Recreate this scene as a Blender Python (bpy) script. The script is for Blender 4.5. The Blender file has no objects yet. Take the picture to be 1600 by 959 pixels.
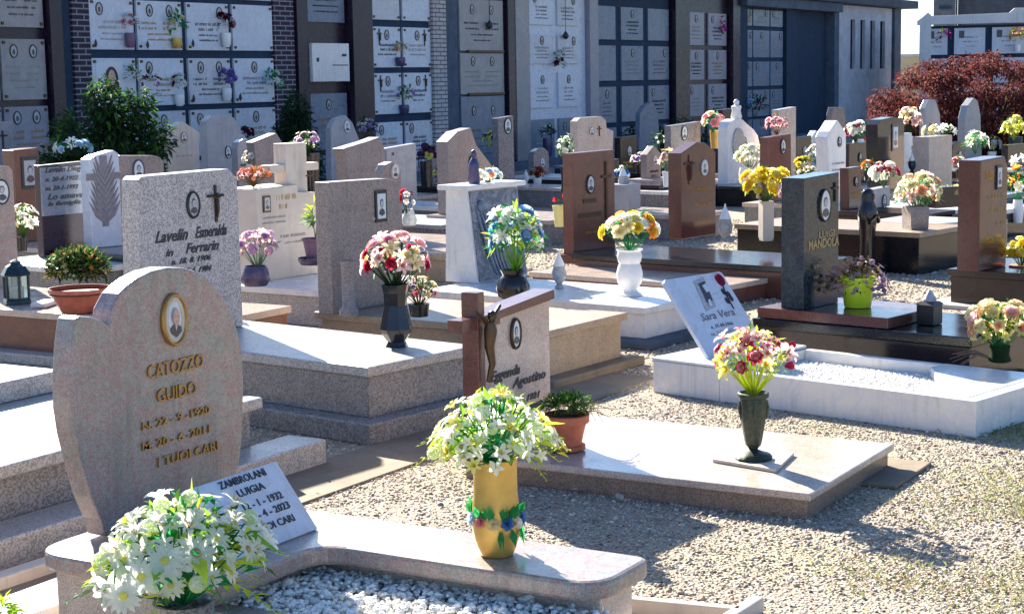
import bpy, bmesh, math, random
import numpy as np
from math import pi, sin, cos, tan, atan, atan2, sqrt, radians
from mathutils import Vector, Matrix, Euler
random.seed(7)
SC = bpy.context.scene
COL = SC.collection
V = Vector
# ------------------------------------------------------------------ camera
FPX = 2659.0; HEAD = radians(30.8); PITCH = atan(358/2683); ROLL = .018; CZ = 1.6
_f = V((cos(PITCH)*cos(HEAD), cos(PITCH)*sin(HEAD), -sin(PITCH)))
_r = V((sin(HEAD), -cos(HEAD), 0)); _u = _r.cross(_f)
CX = (_r-ROLL*_u).normalized(); CY = (_r*ROLL+_u).normalized()
cam = bpy.data.objects.new('camera', bpy.data.cameras.new('camera')); COL.objects.link(cam)
m = Matrix((CX, CY, -_f)).transposed().to_4x4(); m.translation = V((0, 0, CZ))
cam.matrix_world = m
cam.data.sensor_width = 36; cam.data.lens = FPX/1600*36; cam.data.clip_end = 2000; cam.data.clip_start = .05
SC.camera = cam
# survey helpers: a photo point becomes a real point on a given ground height / vertical plane
def ray(x, y): return _f + CX*((x-800)/FPX) - CY*((y-479.5)/FPX)
O0 = V((0, 0, CZ))
def gz(x, y, z=0.): d = ray(x, y); return O0 + d*((z-CZ)/d.z)
def py(x, y, Y): d = ray(x, y); return O0 + d*(Y/d.y)
def depth_of(P): return (V(P)-O0).dot(_f)
def mpp(P): return depth_of(P)/FPX          # metres per pixel at a point
# ------------------------------------------------------------------ render / world
SC.render.engine = 'CYCLES'
SC.view_settings.view_transform = 'Standard'; SC.view_settings.look = 'None'
SC.view_settings.exposure = 2.0; SC.view_settings.gamma = 1
SUNV = V((.55, .83, 0)).normalized(); ELEV = radians(29)
SUNV = V((SUNV.x*cos(ELEV), SUNV.y*cos(ELEV), sin(ELEV)))
w = bpy.data.worlds.new('World'); SC.world = w; w.use_nodes = True
nt = w.node_tree; bg = nt.nodes['Background']
sky = nt.nodes.new('ShaderNodeTexSky'); sky.sky_type = 'NISHITA'; sky.sun_disc = False
sky.sun_elevation = ELEV; sky.sun_rotation = atan2(.55, .83); sky.air_density = 1.0; sky.dust_density = 1.2; sky.ozone_density = 2.2
tn = nt.nodes.new('ShaderNodeMix'); tn.data_type = 'RGBA'; tn.blend_type = 'MULTIPLY'; tn.inputs[0].default_value = 1; tn.inputs[7].default_value = (.74, .95, 1.20, 1)
nt.links.new(sky.outputs[0], tn.inputs[6]); nt.links.new(tn.outputs[2], bg.inputs[0]); bg.inputs[1].default_value = .054
sl = bpy.data.lights.new('sun', 'SUN'); sl.energy = 5; sl.angle = radians(.55); sl.color = (1, .92, .77)
so = bpy.data.objects.new('sun', sl); COL.objects.link(so); so.rotation_euler = SUNV.to_track_quat('Z', 'Y').to_euler()
# ------------------------------------------------------------------ materials
MATS = {}
def new_mat(name):
    mt = bpy.data.materials.new(name); mt.use_nodes = True
    return mt, mt.node_tree, mt.node_tree.nodes['Principled BSDF']
def mix(nt, a, b, fac, mode='MIX'):
    n = nt.nodes.new('ShaderNodeMix'); n.data_type = 'RGBA'; n.blend_type = mode
    for s, v in ((6, a), (7, b), (0, fac)):
        if hasattr(v, 'is_output'): nt.links.new(v, n.inputs[s])
        elif s == 0: n.inputs[0].default_value = v
        else: n.inputs[s].default_value = (*v, 1)
    return n.outputs[2]
def ramp(nt, src, a, b):
    n = nt.nodes.new('ShaderNodeMapRange'); n.inputs[1].default_value = a; n.inputs[2].default_value = b
    nt.links.new(src, n.inputs[0]); return n.outputs[0]
def noise(nt, vec, scale, detail=4, dist=0., rough=.6):
    n = nt.nodes.new('ShaderNodeTexNoise'); n.inputs['Scale'].default_value = scale; n.inputs['Detail'].default_value = detail
    n.inputs['Distortion'].default_value = dist; n.inputs['Roughness'].default_value = rough
    nt.links.new(vec, n.inputs['Vector']); return n.outputs[0]
def bump(nt, b, src, strength, dist):
    n = nt.nodes.new('ShaderNodeBump'); n.inputs['Strength'].default_value = strength; n.inputs['Distance'].default_value = dist
    nt.links.new(src, n.inputs['Height']); nt.links.new(n.outputs[0], b.inputs['Normal'])
def coord(nt): return nt.nodes.new('ShaderNodeTexCoord').outputs['Object']
def stone(name, c1, c2, rough=.3, scale=6, grain=0., gs=220, vein=None, dirt=.25, gloss=.5, bmp=.15, streak=.5):
    """c1/c2 clouds, optional veins, optional granite grain, weathering"""
    mt, nt, b = new_mat(name); vec = coord(nt)
    col = mix(nt, c1, c2, ramp(nt, noise(nt, vec, scale, 5, .6), .35, .65))
    if vein:
        nv = noise(nt, vec, scale*.8, 6, 2.2)
        mth = nt.nodes.new('ShaderNodeMath'); mth.operation = 'SUBTRACT'; nt.links.new(nv, mth.inputs[0]); mth.inputs[1].default_value = .5
        ab = nt.nodes.new('ShaderNodeMath'); ab.operation = 'ABSOLUTE'; nt.links.new(mth.outputs[0], ab.inputs[0])
        col = mix(nt, vein, col, ramp(nt, ab.outputs[0], .0, .05))
    if grain:
        vo = nt.nodes.new('ShaderNodeTexVoronoi'); vo.inputs['Scale'].default_value = gs; nt.links.new(vec, vo.inputs['Vector'])
        sep = nt.nodes.new('ShaderNodeSeparateColor'); nt.links.new(vo.outputs['Color'], sep.inputs[0])
        dk = mix(nt, tuple(x*.28 for x in c1), tuple(min(1, x*1.45) for x in c2), ramp(nt, sep.outputs[0], .3, .62))
        col = mix(nt, col, dk, grain)
    if dirt:
        d = ramp(nt, noise(nt, vec, 2.3, 8, .4, .7), .5, .8)
        mm = nt.nodes.new('ShaderNodeMath'); mm.operation = 'MULTIPLY'; nt.links.new(d, mm.inputs[0]); mm.inputs[1].default_value = dirt
        col = mix(nt, col, tuple(x*.45 for x in c1), mm.outputs[0])
    if streak:
        mp = nt.nodes.new('ShaderNodeMapping'); mp.inputs['Scale'].default_value = (26, 26, 1.6); nt.links.new(vec, mp.inputs[0])
        s1 = ramp(nt, noise(nt, mp.outputs[0], 1.0, 5, .3, .65), .5, .78); s2 = ramp(nt, noise(nt, vec, 3.1, 4), .42, .62)
        mm = nt.nodes.new('ShaderNodeMath'); mm.operation = 'MULTIPLY'; nt.links.new(s1, mm.inputs[0]); nt.links.new(s2, mm.inputs[1])
        m2 = nt.nodes.new('ShaderNodeMath'); m2.operation = 'MULTIPLY'; nt.links.new(mm.outputs[0], m2.inputs[0]); m2.inputs[1].default_value = streak
        col = mix(nt, col, tuple(x*.35 for x in c2), m2.outputs[0])
        lf = ramp(nt, noise(nt, vec, 38, 6, .5, .75), .66, .74); m3 = nt.nodes.new('ShaderNodeMath'); m3.operation = 'MULTIPLY'; nt.links.new(lf, m3.inputs[0]); m3.inputs[1].default_value = streak*.8
        col = mix(nt, col, (.10, .095, .08), m3.outputs[0])
    nt.links.new(col, b.inputs['Base Color'])
    r = nt.nodes.new('ShaderNodeMapRange'); nt.links.new(noise(nt, vec, 9, 4), r.inputs[0])
    r.inputs[3].default_value = max(.03, rough-.1); r.inputs[4].default_value = min(1, rough+.18); nt.links.new(r.outputs[0], b.inputs['Roughness'])
    b.inputs['Specular IOR Level'].default_value = gloss
    bump(nt, b, noise(nt, vec, gs*.6, 3), bmp, .002)
    MATS[name] = mt; return mt
def plain(name, c, rough=.5, metal=0., var=.15, vs=30, trans=0., spec=.5):
    mt, nt, b = new_mat(name); vec = coord(nt)
    col = mix(nt, tuple(x*(1-var) for x in c), tuple(min(1, x*(1+var)) for x in c), ramp(nt, noise(nt, vec, vs, 3), .3, .7))
    nt.links.new(col, b.inputs['Base Color']); b.inputs['Roughness'].default_value = rough; b.inputs['Metallic'].default_value = metal
    b.inputs['Specular IOR Level'].default_value = spec
    if trans:
        tr = nt.nodes.new('ShaderNodeBsdfTranslucent'); nt.links.new(col, tr.inputs[0])
        ms = nt.nodes.new('ShaderNodeMixShader'); ms.inputs[0].default_value = trans
        nt.links.new(b.outputs[0], ms.inputs[1]); nt.links.new(tr.outputs[0], ms.inputs[2])
        nt.links.new(ms.outputs[0], nt.nodes['Material Output'].inputs[0])
    MATS[name] = mt; return mt
def glassy(name, c, rough=.1):
    mt, nt, b = new_mat(name); b.inputs['Base Color'].default_value = (*c, 1); b.inputs['Roughness'].default_value = rough
    b.inputs['Transmission Weight'].default_value = .7; MATS[name] = mt; return mt
stone('pink_marble', (.45, .325, .285), (.27, .275, .245), .24, 7, .34, 230, (.40, .21, .20), .55, streak=.8)
stone('rose_granite', (.58, .47, .41), (.48, .38, .32), .12, 10, .35, 260, None, .1)
stone('grey_granite', (.27, .25, .24), (.21, .20, .20), .22, 8, .62, 150, None, .15)
stone('grey_granite_dark', (.26, .23, .24), (.2, .18, .19), .22, 8, .7, 120, None, .3)
stone('pale_granite', (.50, .45, .42), (.40, .37, .34), .3, 8, .55, 190, None, .12)
stone('portrait_granite', (.52, .475, .465), (.42, .385, .38), .3, 8, .6, 170, None, .12)
stone('white_marble', (.80, .76, .71), (.72, .69, .66), .2, 3, 0, 200, (.68, .67, .69), .16)
stone('grey_marble', (.38, .37, .38), (.28, .28, .31), .3, 6, .1, 200, (.36, .35, .37), .5)
stone('cream_stone', (.60, .52, .44), (.52, .44, .37), .5, 5, 0, 200, None, .15)
stone('pinkgrey_marble', (.32, .245, .22), (.23, .19, .18), .35, 7, .5, 170, (.34, .27, .26), .75)
stone('brown_granite', (.15, .055, .042), (.10, .04, .034), .12, 9, .45, 210, None, .1, streak=.15)
stone('redbrown_granite', (.20, .080, .060), (.125, .052, .045), .16, 9, .4, 240, None, .1, streak=.15)
stone('dark_brown', (.045, .024, .024), (.028, .018, .020), .1, 9, .4, 220, None, .1, streak=.15)
stone('black_granite', (.018, .018, .02), (.012, .012, .014), .08, 9, .3, 250, None, .0, streak=.15)
stone('green_granite', (.005, .009, .024), (.010, .022, .042), .10, 14, .15, 200, (.03, .06, .065), .0, streak=.15)
stone('tan_granite', (.40, .29, .20), (.30, .22, .15), .35, 8, .4, 200, None, .25)
stone('concrete', (.27, .20, .135), (.17, .13, .09), .85, 4, .15, 300, None, .35, bmp=.6)
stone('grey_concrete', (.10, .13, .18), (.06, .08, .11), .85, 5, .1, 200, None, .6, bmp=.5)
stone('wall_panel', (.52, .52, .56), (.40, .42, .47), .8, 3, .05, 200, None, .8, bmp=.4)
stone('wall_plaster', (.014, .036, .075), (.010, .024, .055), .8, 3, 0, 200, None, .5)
stone('maroon_granite', (.026, .010, .026), (.016, .008, .022), .25, 9, .3, 200, None, .1, streak=.15)
stone('plaque_white', (.62, .67, .75), (.54, .58, .66), .25, 4, 0, 200, (.55, .56, .62), .08, streak=.15)
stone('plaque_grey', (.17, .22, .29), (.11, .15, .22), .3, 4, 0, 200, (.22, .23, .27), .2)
stone('plaque_pink', (.34, .31, .35), (.25, .25, .31), .3, 5, .1, 200, (.28, .25, .27), .3)
stone('plaque_beige', (.38, .34, .32), (.28, .27, .28), .35, 5, 0, 200, (.30, .28, .28), .5)
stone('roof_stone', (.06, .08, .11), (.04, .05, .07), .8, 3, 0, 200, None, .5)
stone('coping_white', (.70, .68, .66), (.6, .6, .6), .6, 3, 0, 200, None, .3)
stone('yellow_plaster', (.75, .58, .33), (.68, .52, .3), .9, 3, 0, 200, None, .2)
plain('black', (.02, .02, .022), .35); plain('ink', (.03, .028, .035), .5)
plain('bronze', (.09, .065, .045), .4, .8); plain('dark_metal', (.05, .06, .07), .4, .6)
plain('gold_text', (.38, .22, .06), .35, .6); plain('gold_pale', (.40, .29, .13), .5, .4); plain('grey_text', (.22, .2, .22), .5)
plain('faint_text', (.42, .38, .36), .5); plain('gold_vase', (.62, .38, .09), .42, .35, .15, 14)
plain('terracotta', (.50, .14, .07), .7, 0, .2, 20); plain('bowl_red', (.36, .10, .07), .5, 0, .2)
plain('lime_plastic', (.55, .72, .03), .35, 0, .05); plain('yellow_pale_plastic', (.75, .72, .30), .4, 0, .05)
plain('purple_plastic', (.16, .09, .16), .4); plain('navy_ceramic', (.06, .05, .12), .25)
plain('black_ceramic', (.015, .016, .02), .12); plain('white_ceramic', (.78, .77, .76), .2, 0, .04)
plain('grey_ceramic', (.35, .36, .38), .5, 0, .3); plain('green_bronze', (.045, .06, .045), .45, .5, .4, 60)
plain('soil', (.06, .04, .03), .9); plain('bark', (.10, .065, .045), .9); plain('twig', (.22, .13, .09), .9)
plain('skin', (.62, .36, .28), .5); plain('photo_bg', (.62, .66, .70), .3, 0, .08, 60); plain('photo_dark', (.06, .06, .07), .3)
plain('photo_grey', (.4, .4, .42), .3, 0, .3, 80); plain('hair_brown', (.05, .03, .025), .6)
plain('lantern_metal', (.02, .04, .05), .4, .5); glassy('lantern_glass', (.45, .6, .62))
plain('candle', (.8, .75, .65), .5); plain('flame_red', (.5, .02, .02), .3)
LEAVES = {'leaf': (.08, .19, .03), 'leaf_bright': (.22, .44, .04), 'leaf_emerald': (.03, .32, .10), 'leaf_lime': (.58, .68, .06), 'leaf_dark': (.02, .06, .02),
          'leaf_sage': (.22, .34, .2), 'leaf_bush': (.03, .065, .03), 'leaf_maple': (.13, .036, .032), 'leaf_maple_light': (.27, .10, .075), 'leaf_maple_dark': (.09, .02, .025), 'leaf_dry': (.22, .15, .05)}
for k, c in LEAVES.items(): plain(k, c, .7, 0, .35, 9, .5, .25)
PET = {'p_white': (.95, .95, .84), 'p_cream': (.88, .80, .50), 'p_yellow': (.85, .66, .06), 'p_lemon': (.85, .82, .28), 'p_orange': (.85, .30, .05), 'p_peach': (.85, .52, .34),
       'p_pink': (.80, .36, .42), 'p_palepink': (.85, .62, .62), 'p_red': (.50, .03, .06), 'p_crimson': (.42, .03, .10), 'p_magenta': (.55, .03, .30), 'p_lilac': (.60, .45, .72),
       'p_dustylilac': (.40, .30, .40), 'p_purple': (.22, .08, .34), 'p_blue': (.10, .28, .60), 'p_paleblue': (.55, .72, .86), 'p_violetblue': (.22, .2, .6), 'p_greenwhite': (.82, .90, .58), 'p_darkred': (.16, .01, .03)}
for k, c in PET.items(): plain(k, c, .6, 0, .12, 25, .68, .3)
stone('panel_dark', (.09, .10, .13), (.15, .16, .2), .25, 7, .1, 200, (.3, .3, .34), .2, streak=.15)
stone('plaque_warm', (.60, .60, .64), (.50, .51, .56), .25, 4, 0, 200, (.5, .5, .52), .1, streak=.2)
stone('brown_side', (.30, .21, .16), (.22, .16, .125), .35, 9, .5, 200, None, .3)
plain('flower_heart', (.55, .30, .04), .8)
# ------------------------------------------------------------------ mesh builder
class MB:
    def __init__(s): s.v = []; s.f = []; s.m = []; s.mats = []; s.cur = 0; s.T = None
    def mat(s, name):
        if name not in s.mats: s.mats.append(name)
        s.cur = s.mats.index(name); return s
    def add(s, vs, fs, mi=None):
        o = len(s.v); mi = s.cur if mi is None else mi
        s.v += [tuple(s.T @ V(p)) if s.T else tuple(p) for p in vs]
        for f in fs: s.f.append(tuple(i+o for i in f)); s.m.append(mi)
        return s
    def box(s, x0, x1, y0, y1, z0, z1):
        return s.add([(x, y, z) for z in (z0, z1) for y in (y0, y1) for x in (x0, x1)],
                     [(0, 2, 3, 1), (4, 5, 7, 6), (0, 1, 5, 4), (2, 6, 7, 3), (0, 4, 6, 2), (1, 3, 7, 5)])
    def taper(s, b, t, z0, z1):      # b/t = x0,x1,y0,y1
        return s.add([(b[0], b[2], z0), (b[1], b[2], z0), (b[0], b[3], z0), (b[1], b[3], z0), (t[0], t[2], z1), (t[1], t[2], z1), (t[0], t[3], z1), (t[1], t[3], z1)],
                     [(0, 2, 3, 1), (4, 5, 7, 6), (0, 1, 5, 4), (2, 6, 7, 3), (0, 4, 6, 2), (1, 3, 7, 5)])
    def prism(s, poly, y0, y1):      # poly in (x,z), extruded along y
        n = len(poly)
        return s.add([(x, y0, z) for x, z in poly]+[(x, y1, z) for x, z in poly],
                     [tuple(range(n)), tuple(range(2*n-1, n-1, -1))]+[(i, n+i, n+(i+1) % n, (i+1) % n) for i in range(n)])
    def plate(s, poly, z0, z1):      # poly in (x,y)
        n = len(poly)
        return s.add([(x, y, z0) for x, y in poly]+[(x, y, z1) for x, y in poly],
                     [tuple(range(n-1, -1, -1)), tuple(range(n, 2*n))]+[(i, (i+1) % n, n+(i+1) % n, n+i) for i in range(n)])
    def lathe(s, prof, seg=24, c=(0, 0, 0), sq=1., lobes=0, la=0.):
        vs = []; fs = []; n = len(prof)
        for r, z in prof:
            for k in range(seg):
                a = 2*pi*k/seg; rr = r*(1+(la*cos(lobes*a) if lobes else 0)); vs.append((c[0]+rr*cos(a), c[1]+rr*sin(a)*sq, c[2]+z))
        for i in range(n-1):
            for k in range(seg): fs.append((i*seg+k, i*seg+(k+1) % seg, (i+1)*seg+(k+1) % seg, (i+1)*seg+k))
        fs.append(tuple(range(seg-1, -1, -1))); fs.append(tuple((n-1)*seg+k for k in range(seg)))
        return s.add(vs, fs)
    def tube(s, pts, rad, seg=6):
        pts = [V(p) for p in pts]; n = len(pts); rad = rad if hasattr(rad, '__len__') else [rad]*n; vs = []; fs = []
        for i, p in enumerate(pts):
            t = (pts[min(i+1, n-1)]-pts[max(i-1, 0)]).normalized(); a = t.orthogonal().normalized(); b = t.cross(a)
            for k in range(seg): an = 2*pi*k/seg; vs.append(p+(a*cos(an)+b*sin(an))*rad[i])
        for i in range(n-1):
            for k in range(seg): fs.append((i*seg+k, i*seg+(k+1) % seg, (i+1)*seg+(k+1) % seg, (i+1)*seg+k))
        fs.append(tuple(range(seg))); fs.append(tuple((n-1)*seg+k for k in range(seg-1, -1, -1)))
        return s.add(vs, fs)
    def ell(s, c, r, seg=12, rings=8):
        pr = [(sin(pi*i/rings), -cos(pi*i/rings)) for i in range(rings+1)]; vs = []; fs = []
        for q, z in pr:
            for k in range(seg): a = 2*pi*k/seg; vs.append((c[0]+r[0]*q*cos(a), c[1]+r[1]*q*sin(a), c[2]+r[2]*z))
        for i in range(rings):
            for k in range(seg): fs.append((i*seg+k, i*seg+(k+1) % seg, (i+1)*seg+(k+1) % seg, (i+1)*seg+k))
        return s.add(vs, fs)
    def oval_disc(s, cu, cv, ru, rv, y0, y1, seg=28):
        return s.prism([(cu+ru*cos(2*pi*k/seg), cv+rv*sin(2*pi*k/seg)) for k in range(seg)], y0, y1)
    def oval_ring(s, cu, cv, ru, rv, t, y, d, seg=28):   # moulded frame in the xz plane
        prof = [(0, 0), (0, d*.7), (t*.3, d), (t*.7, d), (t, d*.6), (t, 0)]; n = len(prof); vs = []; fs = []
        for k in range(seg):
            a = 2*pi*k/seg
            for q, h in prof: vs.append((cu+(ru+q)*cos(a), y-h, cv+(rv+q)*sin(a)))
        for k in range(seg):
            for i in range(n): fs.append((k*n+i, k*n+(i+1) % n, ((k+1) % seg)*n+(i+1) % n, ((k+1) % seg)*n+i))
        return s.add(vs, fs)
    def mesh(s, name, smooth=False, recalc=True):
        me = bpy.data.meshes.new(name); me.from_pydata(s.v, [], s.f)
        for k in s.mats: me.materials.append(MATS[k])
        me.polygons.foreach_set('material_index', s.m)
        if recalc:
            bm = bmesh.new(); bm.from_mesh(me)
            bmesh.ops.remove_doubles(bm, verts=bm.verts, dist=1e-6) if smooth else None
            bmesh.ops.recalc_face_normals(bm, faces=bm.faces); bm.to_mesh(me); bm.free()
        if smooth: me.polygons.foreach_set('use_smooth', [True]*len(me.polygons))
        me.update(); return me
    def obj(s, name, parent=None, smooth=False, bevel=0, loc=None, recalc=True):
        o = bpy.data.objects.new(name, s.mesh(name, smooth, recalc)); COL.objects.link(o)
        if parent: o.parent = parent
        if loc is not None: o.location = loc
        if bevel:
            b = o.modifiers.new('bevel', 'BEVEL'); b.width = bevel; b.segments = 2; b.limit_method = 'ANGLE'; b.angle_limit = radians(40)
        elif smooth:
            e = o.modifiers.new('edges', 'EDGE_SPLIT'); e.split_angle = radians(50)
        return o
def tag(o, label, cat, group=None, kind=None):
    if label: o['label'] = label
    if cat: o['category'] = cat
    if group: o['group'] = group
    if kind: o['kind'] = kind
    return o
def thing(name, label, cat, loc, group=None, rz=0):
    o = bpy.data.objects.new(name, None); COL.objects.link(o); o.empty_display_size = .1
    o.location = loc; o.rotation_euler = (0, 0, rz); return tag(o, label, cat, group)
def struct(mb, name, **k):
    o = mb.obj(name, **k); o['kind'] = 'structure'; return o
# ------------------------------------------------------------------ lettering
_tc = {}
def text_geo(s, shear=0., bold=0.):
    key = (s, shear, bold)
    if key in _tc: return _tc[key]
    c = bpy.data.curves.new('t', 'FONT'); c.body = s; c.size = 1; c.shear = shear; c.offset = bold; c.resolution_u = 2; c.extrude = .02
    c.align_x = 'LEFT'
    o = bpy.data.objects.new('t', c); COL.objects.link(o); bpy.context.view_layer.update()
    me = bpy.data.meshes.new_from_object(o.evaluated_get(bpy.context.evaluated_depsgraph_get()))
    vs = [tuple(v.co) for v in me.vertices]; fs = [tuple(p.vertices) for p in me.polygons]
    bpy.data.objects.remove(o); bpy.data.curves.remove(c); bpy.data.meshes.remove(me)
    x0 = min(v[0] for v in vs); x1 = max(v[0] for v in vs)
    _tc[key] = (vs, fs, x0, x1); return _tc[key]
# ------------------------------------------------------------------ a stone face: local u=x, v=z, front at y=0 facing -y
class Face:
    def __init__(s, thing_o, origin, lean=0., yaw=0.):
        s.t = thing_o; s.O = V(origin)
        s.M = Matrix.Translation(s.O) @ Matrix.Rotation(yaw, 4, 'Z') @ Matrix.Rotation(-lean, 4, 'X')
        s.n = (s.M.to_3x3() @ V((0, 1, 0))); s.I = s.M.inverted()
    def uv(s, x, y):
        d = ray(x, y); t = (s.O-O0).dot(s.n)/d.dot(s.n); p = s.I @ (O0+d*t); return (p.x, p.z)
    def slab(s, name, mb, **k):
        o = mb.obj(name, s.t, **k); o.matrix_local = s.t.matrix_basis.inverted() @ s.M if s.t else s.M
        s.o = o; return o
    def put(s, name, mb, **k): return mb.obj(name, s.o, **k)
    def head(s, outline, thick, mat, name='headstone', bevel=.004, drop=None, close=True):
        p = [s.uv(*q) for q in outline]
        if drop is not None:     # continue the two lowest ends down to the plinth
            zb = drop-s.O.z; p = [(p[0][0], zb)]+p+[(p[-1][0], zb)]
        s.poly = p
        return s.slab(name, MB().mat(mat).prism(p, 0, thick), bevel=bevel)
    def medal(s, x, y, h, kind='oval', frame='bronze', asp=.76, tone='grey', name='medallion', t=None):
        u, v = s.uv(x, y); R = abs(s.uv(x, y-h/2)[1]-v); ru = R*asp; mb = MB(); t = t or R*.14
        if kind == 'oval':
            mb.mat(frame).oval_ring(u, v, ru-t, R-t, t, -.0006, .014); mb.mat('photo_bg' if tone != 'dark' else 'photo_grey').oval_disc(u, v, ru-t*.9, R-t*.9, -.009, 0)
            a = ru-t; b = R-t
        else:
            mb.mat(frame); mb.prism([(u-ru, v-R), (u+ru, v-R), (u+ru, v+R), (u-ru, v+R)], -.010, 0); mb.mat('photo_bg' if tone != 'dark' else 'photo_grey')
            a = ru*.72; b = R*.78; mb.prism([(u-a, v-b), (u+a, v-b), (u+a, v+b), (u-a, v+b)], -.0125, -.0105)
        if tone == 'old':
            mb.mat('cream_stone').oval_ring(u, v, ru-t*2.1, R-t*2.1, t*.9, -.008, .004)
            a *= .84; b *= .86; y1 = -.0125
            mb.mat('photo_dark').prism([(u-a*.66, v-b*.66), (u-a*.62, v-b*.42), (u-a*.25, v-b*.26), (u+a*.25, v-b*.26), (u+a*.64, v-b*.42), (u+a*.68, v-b*.66), (u, v-b*.9)], y1, y1+.003)
            mb.mat('photo_bg').prism([(u-a*.14, v-b*.24), (u+a*.14, v-b*.24), (u, v-b*.55)], y1-.001, y1)
            mb.mat('photo_grey').oval_disc(u, v+b*.20, a*.42, b*.44, y1-.001, y1+.003, 20)
            mb.mat('skin').oval_disc(u, v+b*.13, a*.37, b*.42, y1-.004, y1, 20).prism([(u-a*.16, v-b*.34), (u+a*.16, v-b*.34), (u+a*.16, v), (u-a*.16, v)], y1-.002, y1)
            mb.mat('hair_brown').box(u-a*.2, u-a*.08, y1-.0048, y1-.004, v+b*.17, v+b*.20).box(u+a*.08, u+a*.2, y1-.0048, y1-.004, v+b*.17, v+b*.20).box(u-a*.1, u+a*.1, y1-.0048, y1-.004, v-b*.09, v-b*.07)
            return s.put(name, mb)
        y1 = -.010 if kind == 'oval' else -.0135
        hair = {'old': 'photo_grey', 'grey': 'photo_dark', 'dark': 'black'}[tone]
        mb.mat(hair if tone != 'old' else 'skin').oval_disc(u, v+b*.22, a*.44, b*.36, y1, y1+.002, 16)
        mb.mat('skin' if tone == 'old' else 'photo_grey').oval_disc(u, v+b*.15, a*.36, b*.30, y1-.002, y1+.001, 16)
        sh = [(u-a*.72, v-b*.62), (u-a*.55, v-b*.34), (u-a*.2, v-b*.2), (u+a*.2, v-b*.2), (u+a*.55, v-b*.34), (u+a*.72, v-b*.62), (u, v-b*.8)]
        mb.mat('photo_dark').prism(sh, y1-.001, y1+.001)
        return s.put(name, mb)
    def text(s, st, x0, y0, x1, h, mat='ink', shear=0., bold=.01, name='inscription', dep=.003, y1=None):
        vs, fs, a, b = text_geo(st, shear, bold); u0, v0 = s.uv(x0, y0); u1, v1 = s.uv(x1, y1 if y1 is not None else y0)
        H = abs(s.uv(x0, y0-h)[1]-v0)/.72; W = (u1-u0)/(b-a); mb = MB().mat(mat)
        mb.add([(u0+(v[0]-a)*W, -.001-dep*(v[2]+.02)/.04, v0+v[1]*H) for v in vs], fs); return s.put(name, mb, recalc=False)
    def scrawl(s, lines, mat='ink', name='inscription', dep=.002):
        mb = MB().mat(mat); rnd = random.Random(int(lines[0][0]*7+lines[0][1]*13))
        for x0, y0, x1, h in lines:
            u0, v0 = s.uv(x0, y0); u1, v1 = s.uv(x1, y0); H = abs(s.uv(x0, y0-h)[1]-v0); u = u0; wd = H*.42
            while u < u1-wd*.3:
                if rnd.random() < .13: u += wd*.9; continue
                k = rnd.choice('lionu'); hh = H*(1 if k == 'l' else rnd.uniform(.7, .9)); st = wd*.26
                mb.prism([(u, v0), (u+st, v0), (u+st, v0+hh), (u, v0+hh)], -dep, 0)
                if k in 'onu':
                    mb.prism([(u+wd*.55, v0), (u+wd*.55+st, v0), (u+wd*.55+st, v0+hh), (u+wd*.55, v0+hh)], -dep, 0)
                    if k != 'u': mb.prism([(u, v0+hh-st), (u+wd*.8, v0+hh-st), (u+wd*.8, v0+hh), (u, v0+hh)], -dep-.0004, 0)
                    if k != 'n': mb.prism([(u, v0), (u+wd*.8, v0), (u+wd*.8, v0+st), (u, v0+st)], -dep-.0004, 0)
                u += wd if k in 'onu' else wd*.6
        return s.put(name, mb)
    def cross(s, x, y, h, mat='ink', body=None, name='crucifix', asp=.6, t=.09):
        u, v = s.uv(x, y); R = abs(s.uv(x, y-h/2)[1]-v); w = R*t*1.0; mb = MB().mat(mat)
        mb.prism([(u-w, v-R), (u+w, v-R), (u+w, v+R), (u-w, v+R)], -.010, 0)
        c = v+R*.42; a = R*asp
        mb.prism([(u-a, c-w), (u+a, c-w), (u+a, c+w), (u-a, c+w)], -.0112, 0)
        if body:
            mb.mat(body); b = R
            mb.tube([(u, -.016, v-b*.75), (u+b*.04, -.02, v-b*.3), (u, -.02, v+b*.1), (u, -.018, v+b*.38)], [b*.05, b*.09, b*.11, b*.08])
            mb.tube([(u-a*.9, -.015, c+b*.03), (u, -.018, c-b*.12), (u+a*.9, -.015, c+b*.03)], [b*.035, b*.07, b*.035]); mb.ell((u, -.022, c+b*.08), (b*.08, b*.08, b*.1), 8, 6)
        return s.put(name, mb)
# ------------------------------------------------------------------ grave helpers
def ledge(o, name, x0, x1, y0, y1, z0, z1, mat, bevel=.006, r=0, corners='', poly=None):
    """stone slab given in world coordinates, as a part of thing o"""
    L = o.location; mb = MB().mat(mat)
    if poly: mb.plate([(a-L.x, b-L.y) for a, b in poly], z0-L.z, z1-L.z)
    else: mb.box(x0-L.x, x1-L.x, y0-L.y, y1-L.y, z0-L.z, z1-L.z)
    ob = mb.obj(name, o, bevel=bevel)
    if o.rotation_euler.z: ob.matrix_local = o.matrix_basis.inverted() @ Matrix.Translation(L)
    return ob
GR = 'graves in rows on the gravel'
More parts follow.
